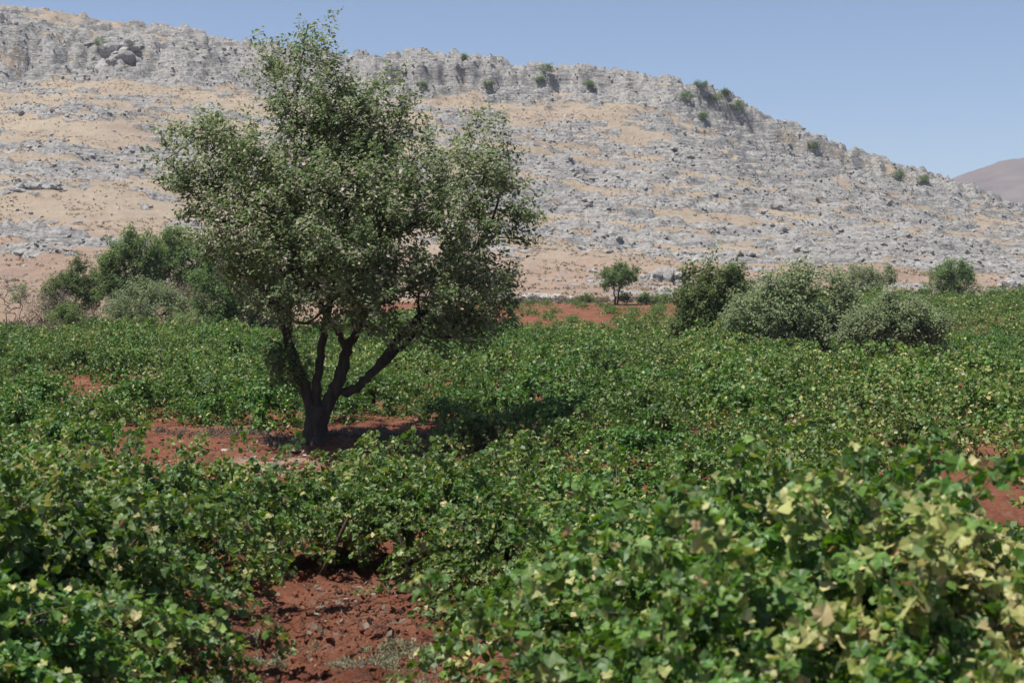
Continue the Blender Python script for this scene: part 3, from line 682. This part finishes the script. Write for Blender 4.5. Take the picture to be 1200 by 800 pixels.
# right-hand group
bush("green_bush", "tall dark green bushy tree in the vineyard, leftmost and tallest of the right-hand clump", "tree", 838, 49,
     [(0, 62, 38, 44), (-18, 45, 32, 40), (20, 55, 28, 38), (4, 92, 20, 28), (-8, 30, 42, 28), (30, 40, 24, 34), (-30, 25, 22, 24), (38, 80, 14, 20)], 520, 42, .10, M_BUSH, 101, ((-8, 0), (6, .3), (2, -.3)), .09, .45, .38, .10, (.42, .2))
bush("olive_bush", "broad grey-green bushy tree at the middle of the right-hand clump, its skirt reaching the vines", "tree", 928, 45,
     [(0, 55, 48, 46), (-42, 42, 38, 36), (32, 60, 34, 44), (-8, 78, 32, 28), (60, 48, 24, 38), (-60, 28, 24, 26), (18, 28, 50, 28), (20, 92, 16, 14)], 640, 42, .095, M_OLIVE, 102, ((-20, 0), (5, .3), (25, -.2)), .08, .5, .36, .10, (.42, .22))
bush("olive_tree", "grey-green tree with two short dark trunks on red soil, rightmost of the large clump", "tree", 1050, 40.5,
     [(0, 58, 40, 30), (-28, 48, 30, 26), (26, 52, 30, 28), (5, 78, 26, 16), (-45, 38, 16, 22), (40, 38, 16, 20)], 420, 44, .085, M_OLIVE, 103, ((-8, 0), (14, .2)), .075, .35, .30, .09, (.38, .22), trunk_top=.3, vs=.88)
bush("round_tree", "small round dark tree with a visible thin trunk at the far edge of the vineyard", "tree", 722, 93,
     [(0, 34, 20, 13), (-8, 30, 12, 10), (10, 36, 10, 10), (4, 12, 7, 8)], 150, 40, .12, M_BUSH, 104, ((-3, 0), (4, .2)), .07, .2, .25, .10, (.3, .2), trunk_top=.5)
bush("olive_bush", "low grey-green bush at the far vineyard edge, behind the rightmost trunked tree", "bush", 1019, 99,
     [(0, 20, 26, 15), (-14, 16, 16, 13), (14, 23, 14, 14)], 170, 40, .12, M_OLIVE, 105, ((-4, 0), (4, 0)), .06, .35, .35, .12, (.35, .2))
bush("green_bush", "dark green domed bush on the far vineyard edge at the right, against pale rocks", "bush", 1113, 99,
     [(0, 24, 26, 20), (-16, 14, 18, 14), (16, 16, 18, 14), (2, 34, 14, 12)], 230, 40, .12, M_BUSH, 106, ((-4, 0), (4, 0)), .07, .4, .35, .12, (.3, .2))
for k, (px, d, w, h, lab) in enumerate([(758, 94, 11, 9, "tiny green shrub beside the small round tree at the field edge"), (776, 95, 8, 8, "tiny low green shrub below the grey-brown boulder ledge"), (690, 96, 10, 6, "tiny flat shrub by the pale rock ledge left of the small round tree")]):
    bush("field_shrub", lab, "shrub", px, d, [(0, h * .6, w, h * .6)], 40, 26, .12, M_BUSH, 120 + k, ((0, 0),), .03, .3, .2, .1, (.4, .2), "small shrubs on the far field edge")
# left-hand group
bush("green_bush", "small dark green bush standing apart at the left on the tan plain's edge", "bush", 83, 76,
     [(0, 22, 28, 18), (-16, 16, 18, 14), (14, 34, 15, 13), (10, 20, 22, 16)], 460, 40, .105, M_BUSH, 110, ((-6, 0), (5, 0)), .07, .35, .3, .1, (.28, .2), vs=1.5)
bush("green_tree", "rounded dark green tree at the left, beside the small lone bush", "tree", 152, 69,
     [(0, 48, 34, 32), (-18, 38, 22, 24), (16, 60, 22, 18), (0, 24, 28, 18), (24, 38, 16, 22)], 620, 42, .105, M_BUSH, 111, ((-5, 0), (7, 0)), .09, .35, .32, .1, (.36, .2), vs=1.5)
bush("green_tree", "loose green tree with dark stem between the rounded left tree and tall lone tree", "tree", 208, 72,
     [(0, 56, 28, 26), (12, 44, 30, 30), (-12, 66, 16, 16), (6, 24, 26, 16), (32, 34, 20, 24)], 560, 42, .105, M_BUSH, 112, ((-10, 0), (4, 0)), .09, .35, .32, .1, (.42, .2), vs=1.45)
bush("green_tree", "dense dark green tree partly hidden behind the left side of the tall lone tree", "tree", 275, 58,
     [(0, 72, 40, 40), (-18, 50, 30, 34), (18, 60, 34, 36), (6, 30, 44, 28), (-22, 84, 20, 20), (40, 34, 24, 26)], 600, 42, .095, M_BUSH, 113, ((-8, 0), (8, .3)), .1, .3, .3, .1, (.24, .2), vs=1.08)
bush("grey_shrub", "wide pale grey-green shrub behind the vines at the left, below the two green trees", "shrub", 172, 64,
     [(0, 24, 44, 22), (-26, 18, 24, 16), (28, 20, 26, 18), (4, 36, 24, 13)], 330, 38, .085, M_OLIVE, 114, ((-10, 0), (10, 0)), .04, .5, .36, .1, (.35, .2), vs=1.2)
bush("dry_shrub", "brownish dry shrub at the foot of the loose green tree on the left", "shrub", 216, 66,
     [(0, 30, 24, 18), (-10, 24, 20, 16), (18, 22, 18, 16)], 190, 34, .07, M_DRY, 115, ((-4, 0), (6, 0)), .03, .5, .36, .1, (.3, .2), bark=M_TWIG, vs=1.2)
bush("dry_shrub", "pale brown thin scrub bush at the left, right of the bare grey twigs", "shrub", 58, 65,
     [(0, 22, 22, 18), (14, 16, 22, 16), (-12, 18, 16, 14)], 170, 22, .06, M_DRY, 116, ((-4, 0), (6, 0)), .025, .6, .4, .1, (.5, .25), bark=M_TWIG, vs=1.4)
bush("green_shrub", "small green shrub beside the pale brown scrub at the vineyard's left edge", "shrub", 76, 63.5,
     [(0, 14, 20, 14), (8, 18, 12, 10)], 90, 34, .08, M_BUSH, 117, ((0, 0),), .03, .4, .3, .1, (.45, .2), vs=1.3)
bush("bare_shrub", "almost leafless grey twiggy shrub at the far left edge behind the vines", "shrub", 14, 65,
     [(0, 28, 22, 24), (12, 20, 18, 18), (-8, 40, 12, 12)], 230, 3, .05, M_DRY, 118, ((-6, 0), (3, 0), (8, 0)), .03, .6, .4, .1, (.5, .25), bark=M_TWIG, vs=1.35)
bush("dry_shrub", "low brown scrub between the wide grey shrub and the pale brown scrub", "shrub", 118, 66,
     [(0, 12, 26, 11), (-12, 10, 16, 8)], 120, 30, .06, M_DRY, 119, ((0, 0),), .025, .6, .3, .1, (.25, .25), bark=M_TWIG, vs=1.4)
bush("dry_shrub", "brownish dry scrub bush low behind the vines, just left of the tall lone tree's crown", "shrub", 252, 60,
     [(0, 14, 22, 14), (12, 18, 14, 11)], 130, 32, .065, M_DRY, 121, ((0, 0),), .025, .6, .3, .1, (.35, .25), bark=M_TWIG, vs=1.25)
bush("green_shrub", "low dull green shrub between the brown scrub and the wide grey shrub", "shrub", 226, 62,
     [(0, 12, 22, 12), (-10, 10, 12, 9)], 110, 34, .075, M_BUSH, 122, ((0, 0),), .03, .5, .3, .1, (.55, .2), vs=1.3)
bush("grey_shrub", "tiny grey-green shrub alone on the plain at the far left", "shrub", 22, 96,
     [(0, 10, 9, 9)], 50, 24, .1, M_OLIVE, 123, ((0, 0),), .03, .4, .25, .1, (.3, .2))
# shrubs high on the rocks
HS = [(121, 60, 9, 12, "round green shrub among dark boulders below the ridge at far left"), (544, 73, 3, 6, "tiny dark shrub standing on the skyline right of the tall tree"),
      (640, 88, 11, 9, "bright green shrub on top of the fluted cliff, at its middle"), (632, 104, 5, 6, "small shrub at the foot of the fluted cliff"), (690, 104, 7, 6, "small dark shrub in the cliff's lower face toward its right end"),
      (802, 119, 12, 9, "low green shrub on the rocks just right of the cliff's end"), (838, 122, 10, 8, "green shrub on the stepped ridge, first after the low one"), (862, 131, 11, 9, "dark shrub on the stepped ridge above a white boulder"),
      (820, 104, 8, 5, "thin flat shrub on the skyline where the ridge starts to fall"), (848, 112, 6, 5, "tiny shrub on the skyline of the falling ridge"), (822, 140, 5, 6, "tiny shrub below the stepped ridge"),
      (951, 176, 8, 10, "green shrub under the ridge edge halfway down to the right"), (1052, 212, 9, 12, "dark shrub in the shaded notch near the ridge's right end"), (1080, 216, 8, 9, "small dark shrub at the right end of the ridge's last crag"),
      (495, 108, 6, 6, "small shrub at the cliff foot nearest the tall tree"), (572, 108, 7, 5, "small flat shrub at the cliff foot left of its middle"), (440, 104, 5, 7, "little green shrub at the cliff's left end beside the tall tree")]
for k, (px, row, w, h, lab) in enumerate(HS):
    x, d, z = hit(px, row)
    bush("hill_shrub", lab, "shrub", px, d, [(0, h * .45, w * .75, h * .45), (w * .3, h * .3, w * .45, h * .36)], 46, 22, .24, M_BUSH, 140 + k, ((0, 0),), .06, .3, .5, .22, (.3, .2), "shrubs scattered on the rocky ridge", z=z, x=x)

# ---------------------------------------------------------------- vines
def vine_canes(rg, r, h, nc, lift=0.45):
    """arching shoots of one bush vine -> list of polylines"""
    out = []
    for k in range(nc):
        az = rg.uniform(0, 2 * np.pi); el = math.radians(rg.uniform(25, 85)); ln = r * rg.uniform(.75, 1.35)
        hk = h * (1.28 if rg.uniform() < .09 else rg.uniform(.72, 1.0))
        p = np.array([rg.normal(0, .10), rg.normal(0, .10), h * lift * rg.uniform(.6, 1.1)])
        d = np.array([math.cos(az) * math.cos(el), math.sin(az) * math.cos(el), math.sin(el)])
        m = 14; st = ln * 1.25 / m; P = [p.copy()]
        for q in range(m):
            d = d + np.array([rg.normal(0, .10), rg.normal(0, .10), -.12 - .10 * (p[2] > hk * .92) + .1 * (hk > h)]); d /= np.linalg.norm(d)
            p = p + d * st
            if p[2] < .06: p[2] = .06; d[2] = abs(d[2]) * .3
            if p[2] > hk: p[2] = hk - .03; d[2] = -.1
            P.append(p.copy())
        out.append(np.array(P))
    return out
def vine_mesh(seed, r, h, nc, per, lsize, tv, tf, tint=(.35, .17), yellow=.05, cane_vis=True, extra=None):
    rg = np.random.default_rng(seed); canes = vine_canes(rg, r, h, nc)
    if extra is not None: canes += extra
    C = np.array(canes)                                              # (nc, m, 3)
    n = len(C) * per; k = np.repeat(np.arange(len(C)), per)
    s = rg.uniform(.12, 1.0, n) * (C.shape[1] - 1.001); i = s.astype(int); f = (s - i)[:, None]
    P = C[k, i] * (1 - f) + C[k, i + 1] * f; D = C[k, i + 1] - C[k, i]; D /= np.linalg.norm(D, axis=1)[:, None] + 1e-9
    off = rg.normal(0, 1, (n, 3)); off -= D * np.sum(off * D, 1)[:, None]; off /= np.linalg.norm(off, axis=1)[:, None]
    off[:, 2] += .35
    P = P + off * lsize * rg.uniform(.4, .95, n)[:, None]; P[:, 2] = np.maximum(P[:, 2], .03)
    out = P * np.array([1, 1, 0]); out /= np.linalg.norm(out, axis=1)[:, None] + 1e-6
    N = np.array([0, 0, 1.0]) * .7 + out * .45 + np.array([-.1, 0, 0]) + rg.normal(0, .72, (n, 3)) + off * .2
    T = off * .8 + D * .35 + np.array([0, 0, -.55]) + rg.normal(0, .3, (n, 3))
    sz = lsize * np.clip(1 + rg.normal(0, .28, n), .4, 1.6) * (1.05 - .35 * (s / C.shape[1]) ** 3)
    V, Fc = leaves_np(P, N, T, sz, tv, tf, rg.normal(0, 1, (n, 3)) * np.array([.55, .35, .6]) + np.array([.15, -.18, 0]))
    V += rg.normal(0, .022 * lsize, V.shape) * (len(tv) > 8)
    ct = rg.normal(0, .07, len(C))[k]
    t = np.clip(tint[0] + ct + rg.normal(0, tint[1], n) + .10 * (s / C.shape[1]) ** 2, 0, .8)
    old = rg.uniform(size=n) < yellow * (1 + 1.2 * (P[:, 2] < h * .5))
    t = np.where(old, .72 + .28 * rg.uniform(0, 1, n) ** 1.6, t)
    m = len(tv)
    at = {"tint": np.repeat(t, m), "rnd": np.repeat(rg.uniform(0, 1, n), m)}
    return V, Fc, at, C
def grape_np(rg, ln=.16, r=.009):
    n = 46; t = rg.uniform(0, 1, n) ** .8; w = .042 * np.sin(np.pi * (1 - t) ** .7 * .9 + .15); a = rg.uniform(0, 2 * np.pi, n)
    P = np.stack([np.cos(a) * w, np.sin(a) * w, -t * ln], -1)
    V, Fc = ico(1)
    return (P[:, None] + V[None] * r * rg.uniform(.85, 1.15, n)[:, None, None]).reshape(-1, 3), (np.arange(n)[:, None, None] * len(V) + Fc[None]).reshape(-1, 3)
rgv = np.random.default_rng(77)
gV, gF = grape_np(rgv); ME_GRAPE = mesh_np("grape_cluster", gV, gF, M_GRAPE, None, True)
def vine_kind(seed, r, h, nc, per, lsize, lod, **kw):
    tv, tf = (LEAF_VINE_V, LEAF_VINE_F) if lod == 0 else (LEAF_MID_V, LEAF_MID_F)
    V, Fc, at, C = vine_mesh(seed, r, h, nc, per, lsize, tv, tf, **kw)
    fol = mesh_np("foliage", V, Fc, M_VINE, at)
    rg = np.random.default_rng(seed + 5000)
    parts = [tube(c[::2], np.linspace(.005, .002, len(c[::2])), 4) for c in C]
    cV, cQ = merge(parts); can = mesh_np("canes", cV, cQ, M_CANE)
    P = [np.array([0, 0, -.08])]
    for q in range(5): P.append(P[-1] + np.array([rg.normal(0, .045), rg.normal(0, .045), h * .55 / 5 + .02]))
    tp = [tube(P, [.055, .045, .042, .045, .05, .04], 8, .12, seed)]
    for q in range(4):
        a = rg.uniform(0, 6.28); e = P[-1] + np.array([math.cos(a) * .28, math.sin(a) * .28, rg.uniform(.02, .14)])
        tp.append(tube([P[-1] - np.array([0, 0, .04]), (P[-1] + e) / 2 + np.array([0, 0, .05]), e], [.03, .024, .016], 6, .1, seed + q))
    tV, tQ = merge(tp); trk = mesh_np("trunk", tV, tQ, M_VTRUNK, None, True)
    gp = []
    if lod == 0:
        for q in range(4):
            c = C[rg.integers(0, nc)]; p = c[5]; gp.append((p[0] * 1.15, p[1] * 1.15, max(.22, p[2] - .05)))
    return dict(fol=fol, can=can, trk=trk, gp=gp, r=r, h=h)
K0 = [vine_kind(400 + i, rr_, hh, 48, 125, .052, 0, tint=(.36, .18), yellow=.05) for i, (rr_, hh) in enumerate([(1.0, .95), (1.1, 1.05), (.95, 1.1), (1.1, .9), (1.0, 1.0)])]
KT = [vine_kind(430 + i, rr_, hh, 52, 135, .057, 0, tint=(.38, .18), yellow=.06) for i, (rr_, hh) in enumerate([(1.15, 1.06), (1.05, 1.12), (1.2, 1.04)])]
KY = [vine_kind(460 + i, rr_, hh, 50, 125, .055, 0, tint=(.60, .2), yellow=.36) for i, (rr_, hh) in enumerate([(1.1, 1.02), (1.0, 1.06)])]
K1 = [vine_kind(500 + i, rr_, hh, 46, 58, .063, 1, tint=(.22 + .042 * i, .17), yellow=.012 + .011 * i) for i, (rr_, hh) in enumerate([(1.0, .72), (1.1, .8), (1.0, .85), (1.15, .75), (.95, .7), (1.05, .8), (1.1, .88)])]
def plant_vine(kind, x, y, rz, sc, label, group, detail=2):
    z = G(x, y) - .03
    t = thing("grapevine", label, "grapevine", (x, y, z), rz, group, sc)
    link("foliage", kind["fol"], t)
    if detail >= 1: link("trunk", kind["trk"], t)
    if detail >= 2:
        link("canes", kind["can"], t)
        for p in kind["gp"]: link("grape_cluster", ME_GRAPE, t, p)
    return t
# hand-placed vines in front: (px, d, kind, scale, label)
NEAR = [
    # left mass
    (72, 8.3, KT[1], .98, "tall dark green front vine whose right flank borders the red soil patch"),
    (-170, 8.6, KT[0], 1.0, "leafy front vine cut off by the photo's left edge"),
    (125, 10.2, K0[1], 1.04, "second-row vine left of the soil patch, its pale tips rising behind the front vine"),
    (-20, 10.1, K0[0], 1.08, "second-row vine at the left edge, behind the tall front vine"),
    (205, 12.3, K0[2], .88, "vine at the back left of the red soil patch, beside its dark shaded hollow"),
    (-60, 6.5, K0[3], .92, "low vine filling the bottom left corner, nearest of the left vines"),
    # right mass
    (835, 6.9, KT[2], .92, "broad green vine at the bottom centre whose left flank borders the red soil patch"),
    (730, 8.8, K0[1], .95, "green second-row vine right of the soil patch, behind the broad bordering one"),
    (925, 5.8, KT[1], .98, "tallest front vine, its blurred pale tips standing highest on the right"),
    (875, 7.7, KT[0], 1.0, "green vine behind the tallest front vine, to its left"),
    (1105, 5.2, KY[1], .95, "yellowing vine with tan curled leaves in the bottom right corner"),
    (1060, 6.9, KY[0], 1.0, "yellowed vine with bleached tips behind the bottom right one"),
    (1290, 6.2, KY[0], 1.0, "yellowing vine cut off by the right edge"),
    (865, 5.05, K0[3], .85, "low vine at the bottom edge with large shiny leaves, right of the soil patch"),
    (1030, 4.4, K0[1], .78, "lowest vine at the bottom edge below the tallest front vine"),
    (905, 9.6, K0[3], 1.0, "green vine in the second row right of centre"),
    (1060, 8.9, K0[4], 1.0, "green vine in the second row behind the yellowed ones"),
    (1215, 8.5, K0[0], 1.0, "green vine in the second row at the right edge"),
    # behind the soil patch
    (335, 13.2, K0[0], .85, "vine directly behind the red soil patch, with a dark slanting stem showing"),
    (432, 13.3, K0[1], .82, "vine behind the soil patch hung with dark grapes, between its stem and stick"),
    (530, 12.9, K0[2], .82, "vine behind the soil patch at its right, a dry stick standing against it"),
    (600, 11.2, K0[3], .85, "vine at the back right of the red soil patch"),
]
placed = []
for px, d, kd, sc_, lab in NEAR:
    x = wx(px, d); plant_vine(kd, x, d, rgv.uniform(0, 6.28), sc_, lab, None); placed.append((x, d, kd["r"] * sc_))
# the field itself: staggered rows, jittered
cand = []
ang = math.radians(11); ca, sa = math.cos(ang), math.sin(ang)
for i in range(-90, 90):
    for j in range(-90, 90):
        a = i * 1.5 + (j % 2) * .7; b = j * 2.25
        x = a * ca - b * sa + rgv.normal(0, .22); y = a * sa + b * ca + 50 + rgv.normal(0, .22)
        if y < 4.0 or y > 98 or abs(x) > .42 * y + 4.0: continue
        cand.append((x, y))
cand = np.array(cand)
bm_ = bare(cand[:, 0], cand[:, 1], .8)
far_bare = (cand[:, 1] > 62) & (rgv.uniform(size=len(cand)) < .36)
cand = cand[(bm_ > 1) | far_bare]
u_ = cand[:, 0] / cand[:, 1]
edge = np.interp(u_ * F + 600, [0, 300, 420, 560, 640, 800, 1200], [61, 60, 70, 88, 93, 93, 97.5])
cand = cand[cand[:, 1] < edge + rgv.normal(0, .6, len(cand))]
for nm in [(838, 49, 1.1), (928, 45, 1.3), (1050, 40.5, 1.2), (368, 23, 1.2), (275, 58, 1.2)]:
    cand = cand[np.hypot(cand[:, 0] - wx(nm[0], nm[1]), cand[:, 1] - nm[1]) > nm[2]]
ok = np.ones(len(cand), bool)
for (x, y, r) in placed: ok &= np.hypot(cand[:, 0] - x, cand[:, 1] - y) > r * .85
front = (cand[:, 1] < 8.6) & (np.abs(cand[:, 0]) < .40 * cand[:, 1] + 1.3)
ok &= ~front
gap = rgv.uniform(size=len(cand)) < .08
cand = cand[ok & ~gap]
cand = cand[np.argsort(cand[:, 1])]
inview = np.abs(cand[:, 0] / cand[:, 1]) < .375
NI = 300 - len(NEAR)
idx = np.nonzero(inview)[0][:NI]; sel = np.zeros(len(cand), bool); sel[idx] = True
ylim = cand[idx[-1], 1]
print("vines: individual", len(NEAR) + len(idx), "rest", (~sel).sum(), "to", ylim)
def zone(px, y):
    if y < 14.5:
        return ("green vine in the dense second band behind the left front vines" if px < 320 else "green vine low behind the grape-hung vines of the soil patch" if px < 560 else "green vine in the dense band right behind the tall front right vines")
    if y < 21:
        return ("green vine in front of the tall lone tree's bare soil, to its left" if px < 300 else "green vine standing just in front of the tall lone tree's trunk" if px < 600 else "green vine in the middle field between front right mass and centre" if px < 900 else "green vine in the middle field at the right, near small red soil gaps")
    if y < 29:
        return ("green vine left of the tall lone tree beside its bare soil" if px < 350 else "green vine behind the tall lone tree's trunk" if px < 600 else "green vine in the centre field right of the tall lone tree" if px < 900 else "green vine in the right middle field, below the grey-green trees")
    return ("green vine in the left back field between two small soil gaps" if px < 300 else "green vine in the back field seen under the tall lone tree's crown" if px < 600 else "green vine in the back field below the right-hand clump of trees")
for k in np.nonzero(sel)[0]:
    x, y = cand[k]; px = x / y * F + 600
    pat = float(fbm(np.array([x / 7]), np.array([y / 7]), 611, 2)[0])
    if y < 15: kd = K0[rgv.integers(0, len(K0))]; s_ = rgv.uniform(.72, .88) if px < 620 else rgv.uniform(.78, .95)
    else: kd = K1[int(np.clip(round(3 + 4.5 * pat + rgv.normal(0, .8)), 0, 6))]; s_ = rgv.uniform(.70, 1.14) * (1 + .15 * pat)
    if 14 < y < 21.5 and 220 < px < 620: s_ *= .74
    lab = zone(px, y)
    plant_vine(kd, x, y, rgv.uniform(0, 6.28), s_, lab, lab.replace("green vine", "green vines"), 2 if y < 12 else 1)
# everything farther away: one mass
def far_vines(pts):
    base = []
    for i in range(8):
        V, Fc, at, C = vine_mesh(700 + i, rgv.uniform(.95, 1.15), rgv.uniform(.72, .95), 42, 24, .100, LEAF_QUAD_V, LEAF_QUAD_F, tint=(.36, .18), yellow=.05)
        base.append((V, at["tint"], at["rnd"]))
    Vs, T_, R_ = [], [], []
    zs = land(pts[:, 0], pts[:, 1])[0]
    for (x, y), z in zip(pts, zs):
        V, t, r = base[rgv.integers(0, 8)]; a = rgv.uniform(0, 6.28); s = rgv.uniform(.72, 1.2) * (rgv.uniform(.45, .75) if bare(np.array([x]), np.array([y]))[0] < 1.15 else 1)
        c, s2 = math.cos(a) * s, math.sin(a) * s
        Vs.append(np.stack([V[:, 0] * c - V[:, 1] * s2 + x, V[:, 0] * s2 + V[:, 1] * c + y, V[:, 2] * s + z - .03], -1))
        T_.append(np.clip(t + rgv.normal(0, .05) + .16 * float(fbm(np.array([x / 9]), np.array([y / 9]), 621, 2)[0]), 0, 1)); R_.append(np.clip(r * .8 + rgv.uniform(0, .25), 0, 1))
    V = np.concatenate(Vs); Q = np.arange(len(V)).reshape(-1, 4)
    return mesh_np("vineyard_foliage", V, Q, M_VINE, {"tint": np.concatenate(T_), "rnd": np.concatenate(R_)})
o = link("vineyard_foliage", far_vines(cand[~sel])); tag(o, "continuous carpet of green vines filling the far half of the vineyard", "vines", kind="stuff")

# ---------------------------------------------------------------- small things on the ground
rg = np.random.default_rng(9)
# clods and pebbles on the open soil
def scatter_bare(regs, n):
    P = []
    for (px, d, rx, ry) in regs:
        m = int(n * rx * ry); a = rg.uniform(0, 6.28, m); r = np.sqrt(rg.uniform(0, 1.2, m))
        P.append(np.stack([wx(px, d) + np.cos(a) * r * rx, d + np.sin(a) * r * ry], -1))
    P = np.concatenate(P); return np.concatenate([P, Gs(P[:, 0], P[:, 1])[:, None]], 1)
P = scatter_bare(BARE[:3], 900); s_ = np.clip(.011 * np.exp(rg.normal(0, .75, len(P))), .006, .085)
V, Fc = rocks_np(P + np.array([0, 0, .004]), s_, SH1, FC1, rg, .8)
P2 = scatter_bare(BARE[3:8], 130); s2 = np.clip(.02 * np.exp(rg.normal(0, .7, len(P2))), .008, .09)
V2, F2 = rocks_np(P2, s2, SH1, FC1, rg, .8)
o = link("soil_clods", mesh_np("soil_clods", np.concatenate([V, V2]), np.concatenate([Fc, F2 + len(V)]), M_SOIL, {"dry": np.zeros(len(V) + len(V2))}, False)); tag(o, "crumbly red earth clods lying on the bare soil", "soil clods", kind="stuff")
P = scatter_bare(BARE[3:8] + [(405, 8.6, .9, 2)], 9); s_ = np.clip(.022 * np.exp(rg.normal(0, .6, len(P))), .01, .09)
V, Fc = rocks_np(P, s_, SH1, FC1, rg, .7)
o = link("pebbles", mesh_np("pebbles", V, Fc, M_PALE)); tag(o, "pale pebbles scattered on the red soil under the tall lone tree", "pebbles", kind="stuff")
# fallen leaves and straw on the open soil
P = np.concatenate([scatter_bare(BARE[:3], 75), scatter_bare(BARE[3:8], 45)]); m = len(P)
V, Fc = leaves_np(P + np.array([0, 0, .012]), rg.normal(0, .45, (m, 3)) + np.array([0, 0, 1]), rg.normal(0, 1, (m, 3)), rg.uniform(.02, .06, m), LEAF_MID_V * np.array([.9, 1, 1]), LEAF_MID_F, rg.normal(0, .8, (m, 3)))
ms = 260; Ps = np.concatenate([scatter_bare(BARE[:3], 60), scatter_bare(BARE[3:8], 40)])
V2, F2 = leaves_np(Ps + np.array([0, 0, .015]), rg.normal(0, .3, (len(Ps), 3)) + np.array([0, 0, 1]), rg.normal(0, 1, (len(Ps), 3)) * np.array([1, 1, .2]), rg.uniform(.05, .16, len(Ps)), LEAF_LAN_V * np.array([.14, 1, 1]), LEAF_LAN_F)
me_ = mesh_np("leaf_litter", np.concatenate([V, V2]), [Fc, F2 + len(V)], M_DRY, {"tint": np.concatenate([np.repeat(rg.uniform(0, 1, m), 6), np.repeat(rg.uniform(.5, 1, len(Ps)), 4)]), "rnd": rg.uniform(0, 1, len(V) + len(V2))})
tag(link("leaf_litter", me_), "fallen dry leaves and straw on the bare red soil", "leaf litter", kind="stuff")
# stones by the trunk
def stone(label, px, d, size, flat, seed, mat=M_PALE):
    rs = np.random.default_rng(seed); x = wx(px, d)
    V, Fc = rocks_np(np.array([(0, 0, size * flat * .25)]), np.array([size]), SH3, FC3, rs, flat)
    return tag(link("stone", mesh_np("stone", V, Fc, mat), None, (x, d, G(x, d) + float(soil_disp(np.array([x]), np.array([d]))[0]))), label, "stone")
stone("pale stone lying at the left foot of the tall lone tree's trunk", 343, 22.3, .13, .6, 1)
stone("small pale stone between the trunk foot and the sandy patch", 356, 21.9, .11, .7, 2)
stone("little pale stone left of the sandy patch", 300, 21.6, .09, .7, 4)
stone("grey clod-sized stone in the middle of the foreground soil patch", 412, 9.6, .06, .7, 5)
stone("reddish grey stone at the left rim of the foreground soil patch", 312, 9.8, .13, .8, 6, M_SOIL)
# low grey weeds
def weeds(name, label, spots, seed, mat=M_WEED, h=.07, L=.05):
    rs = np.random.default_rng(seed); Ps = []
    for (px, d, rx, ry, n) in spots:
        a = rs.uniform(0, 6.28, n); r = np.sqrt(rs.uniform(0, 1, n)); Ps.append(np.stack([wx(px, d) + np.cos(a) * r * rx, d + np.sin(a) * r * ry], -1))
    P = np.concatenate(Ps); keep = fbm(P[:, 0] * 4, P[:, 1] * 4, seed, 3) > -.1; P = P[keep]
    z = Gs(P[:, 0], P[:, 1]); P = np.concatenate([P, z[:, None]], 1); k = np.repeat(np.arange(len(P)), 22)
    d = rs.normal(0, 1, (len(k), 3)) + np.array([0, 0, .8]); d /= np.linalg.norm(d, axis=1)[:, None]; d[:, 2] = np.abs(d[:, 2])
    Q = P[k] + d * (rs.uniform(.1, 1, len(k)) * h)[:, None]
    V, Fc = leaves_np(Q, rs.normal(0, 1, d.shape) + np.array([0, 0, .6]), d, L * rs.uniform(.5, 1.3, len(k)), LEAF_LAN_V * np.array([.8, 1, 1]), LEAF_LAN_F)
    t = np.clip(rs.normal(.45, .25, len(k)), 0, 1)
    tag(link(name, mesh_np(name, V, Fc, mat, {"tint": np.repeat(t, 4), "rnd": np.repeat(rs.uniform(0, 1, len(k)), 4)})), label, "weeds", kind="stuff")
weeds("weeds", "low grey-green weeds on the foreground red soil", [(385, 8.85, .50, .28, 130), (468, 9.0, .26, .45, 110), (345, 9.2, .16, .5, 60), (308, 9.9, .12, .2, 30), (480, 8.1, .25, .4, 60)], 31, L=.03, h=.06)
weeds("dry_grass", "dry greyish grass and litter around the tall lone tree", [(510, 23.9, 1.3, .6, 420), (425, 24.2, .9, .5, 160), (345, 23.0, .5, .4, 110), (250, 24.5, 1.2, .5, 120)], 32, M_DRY, .06, .07)
weeds("dry_grass", "thin dry weeds along the tan ground at the far edge of the vineyard", [(640, 97, 5, 2.5, 220), (800, 97.5, 8, 1.5, 260), (60, 70, 6, 5, 320), (200, 74, 6, 5, 260)], 33, M_DRY, .22, .22)
# dry stick and trailing shoot
def stick(name, label, pts, r, mat):
    P = []
    for px, row, d in pts: P.append(np.array([wx(px, d), d, (HR - row) / F * d]))
    P = np.array(P); b = P[0].copy()
    V, Q = tube(P - b, np.linspace(r, r * .6, len(P)), 7, .06, 3)
    return tag(link(name, mesh_np(name, V, Q, mat, None, True), None, tuple(b)), label, "stick")
M_PALEW = plain_mat("weathered_wood", (0.22, 0.17, 0.13), (0.34, 0.28, 0.22), 60)
stick("dry_stick", "pale dry stick leaning upright against the vines behind the soil patch", [(477, 672, 12.5), (472, 645, 12.45), (466, 622, 12.4), (462, 606, 12.4)], .014, M_PALEW)
stick("dead_vine_stem", "dark slanting dead stem at the back of the red soil patch", [(376, 672, 12.6), (388, 650, 12.4), (398, 628, 12.3), (408, 606, 12.3)], .024, M_VTRUNK)
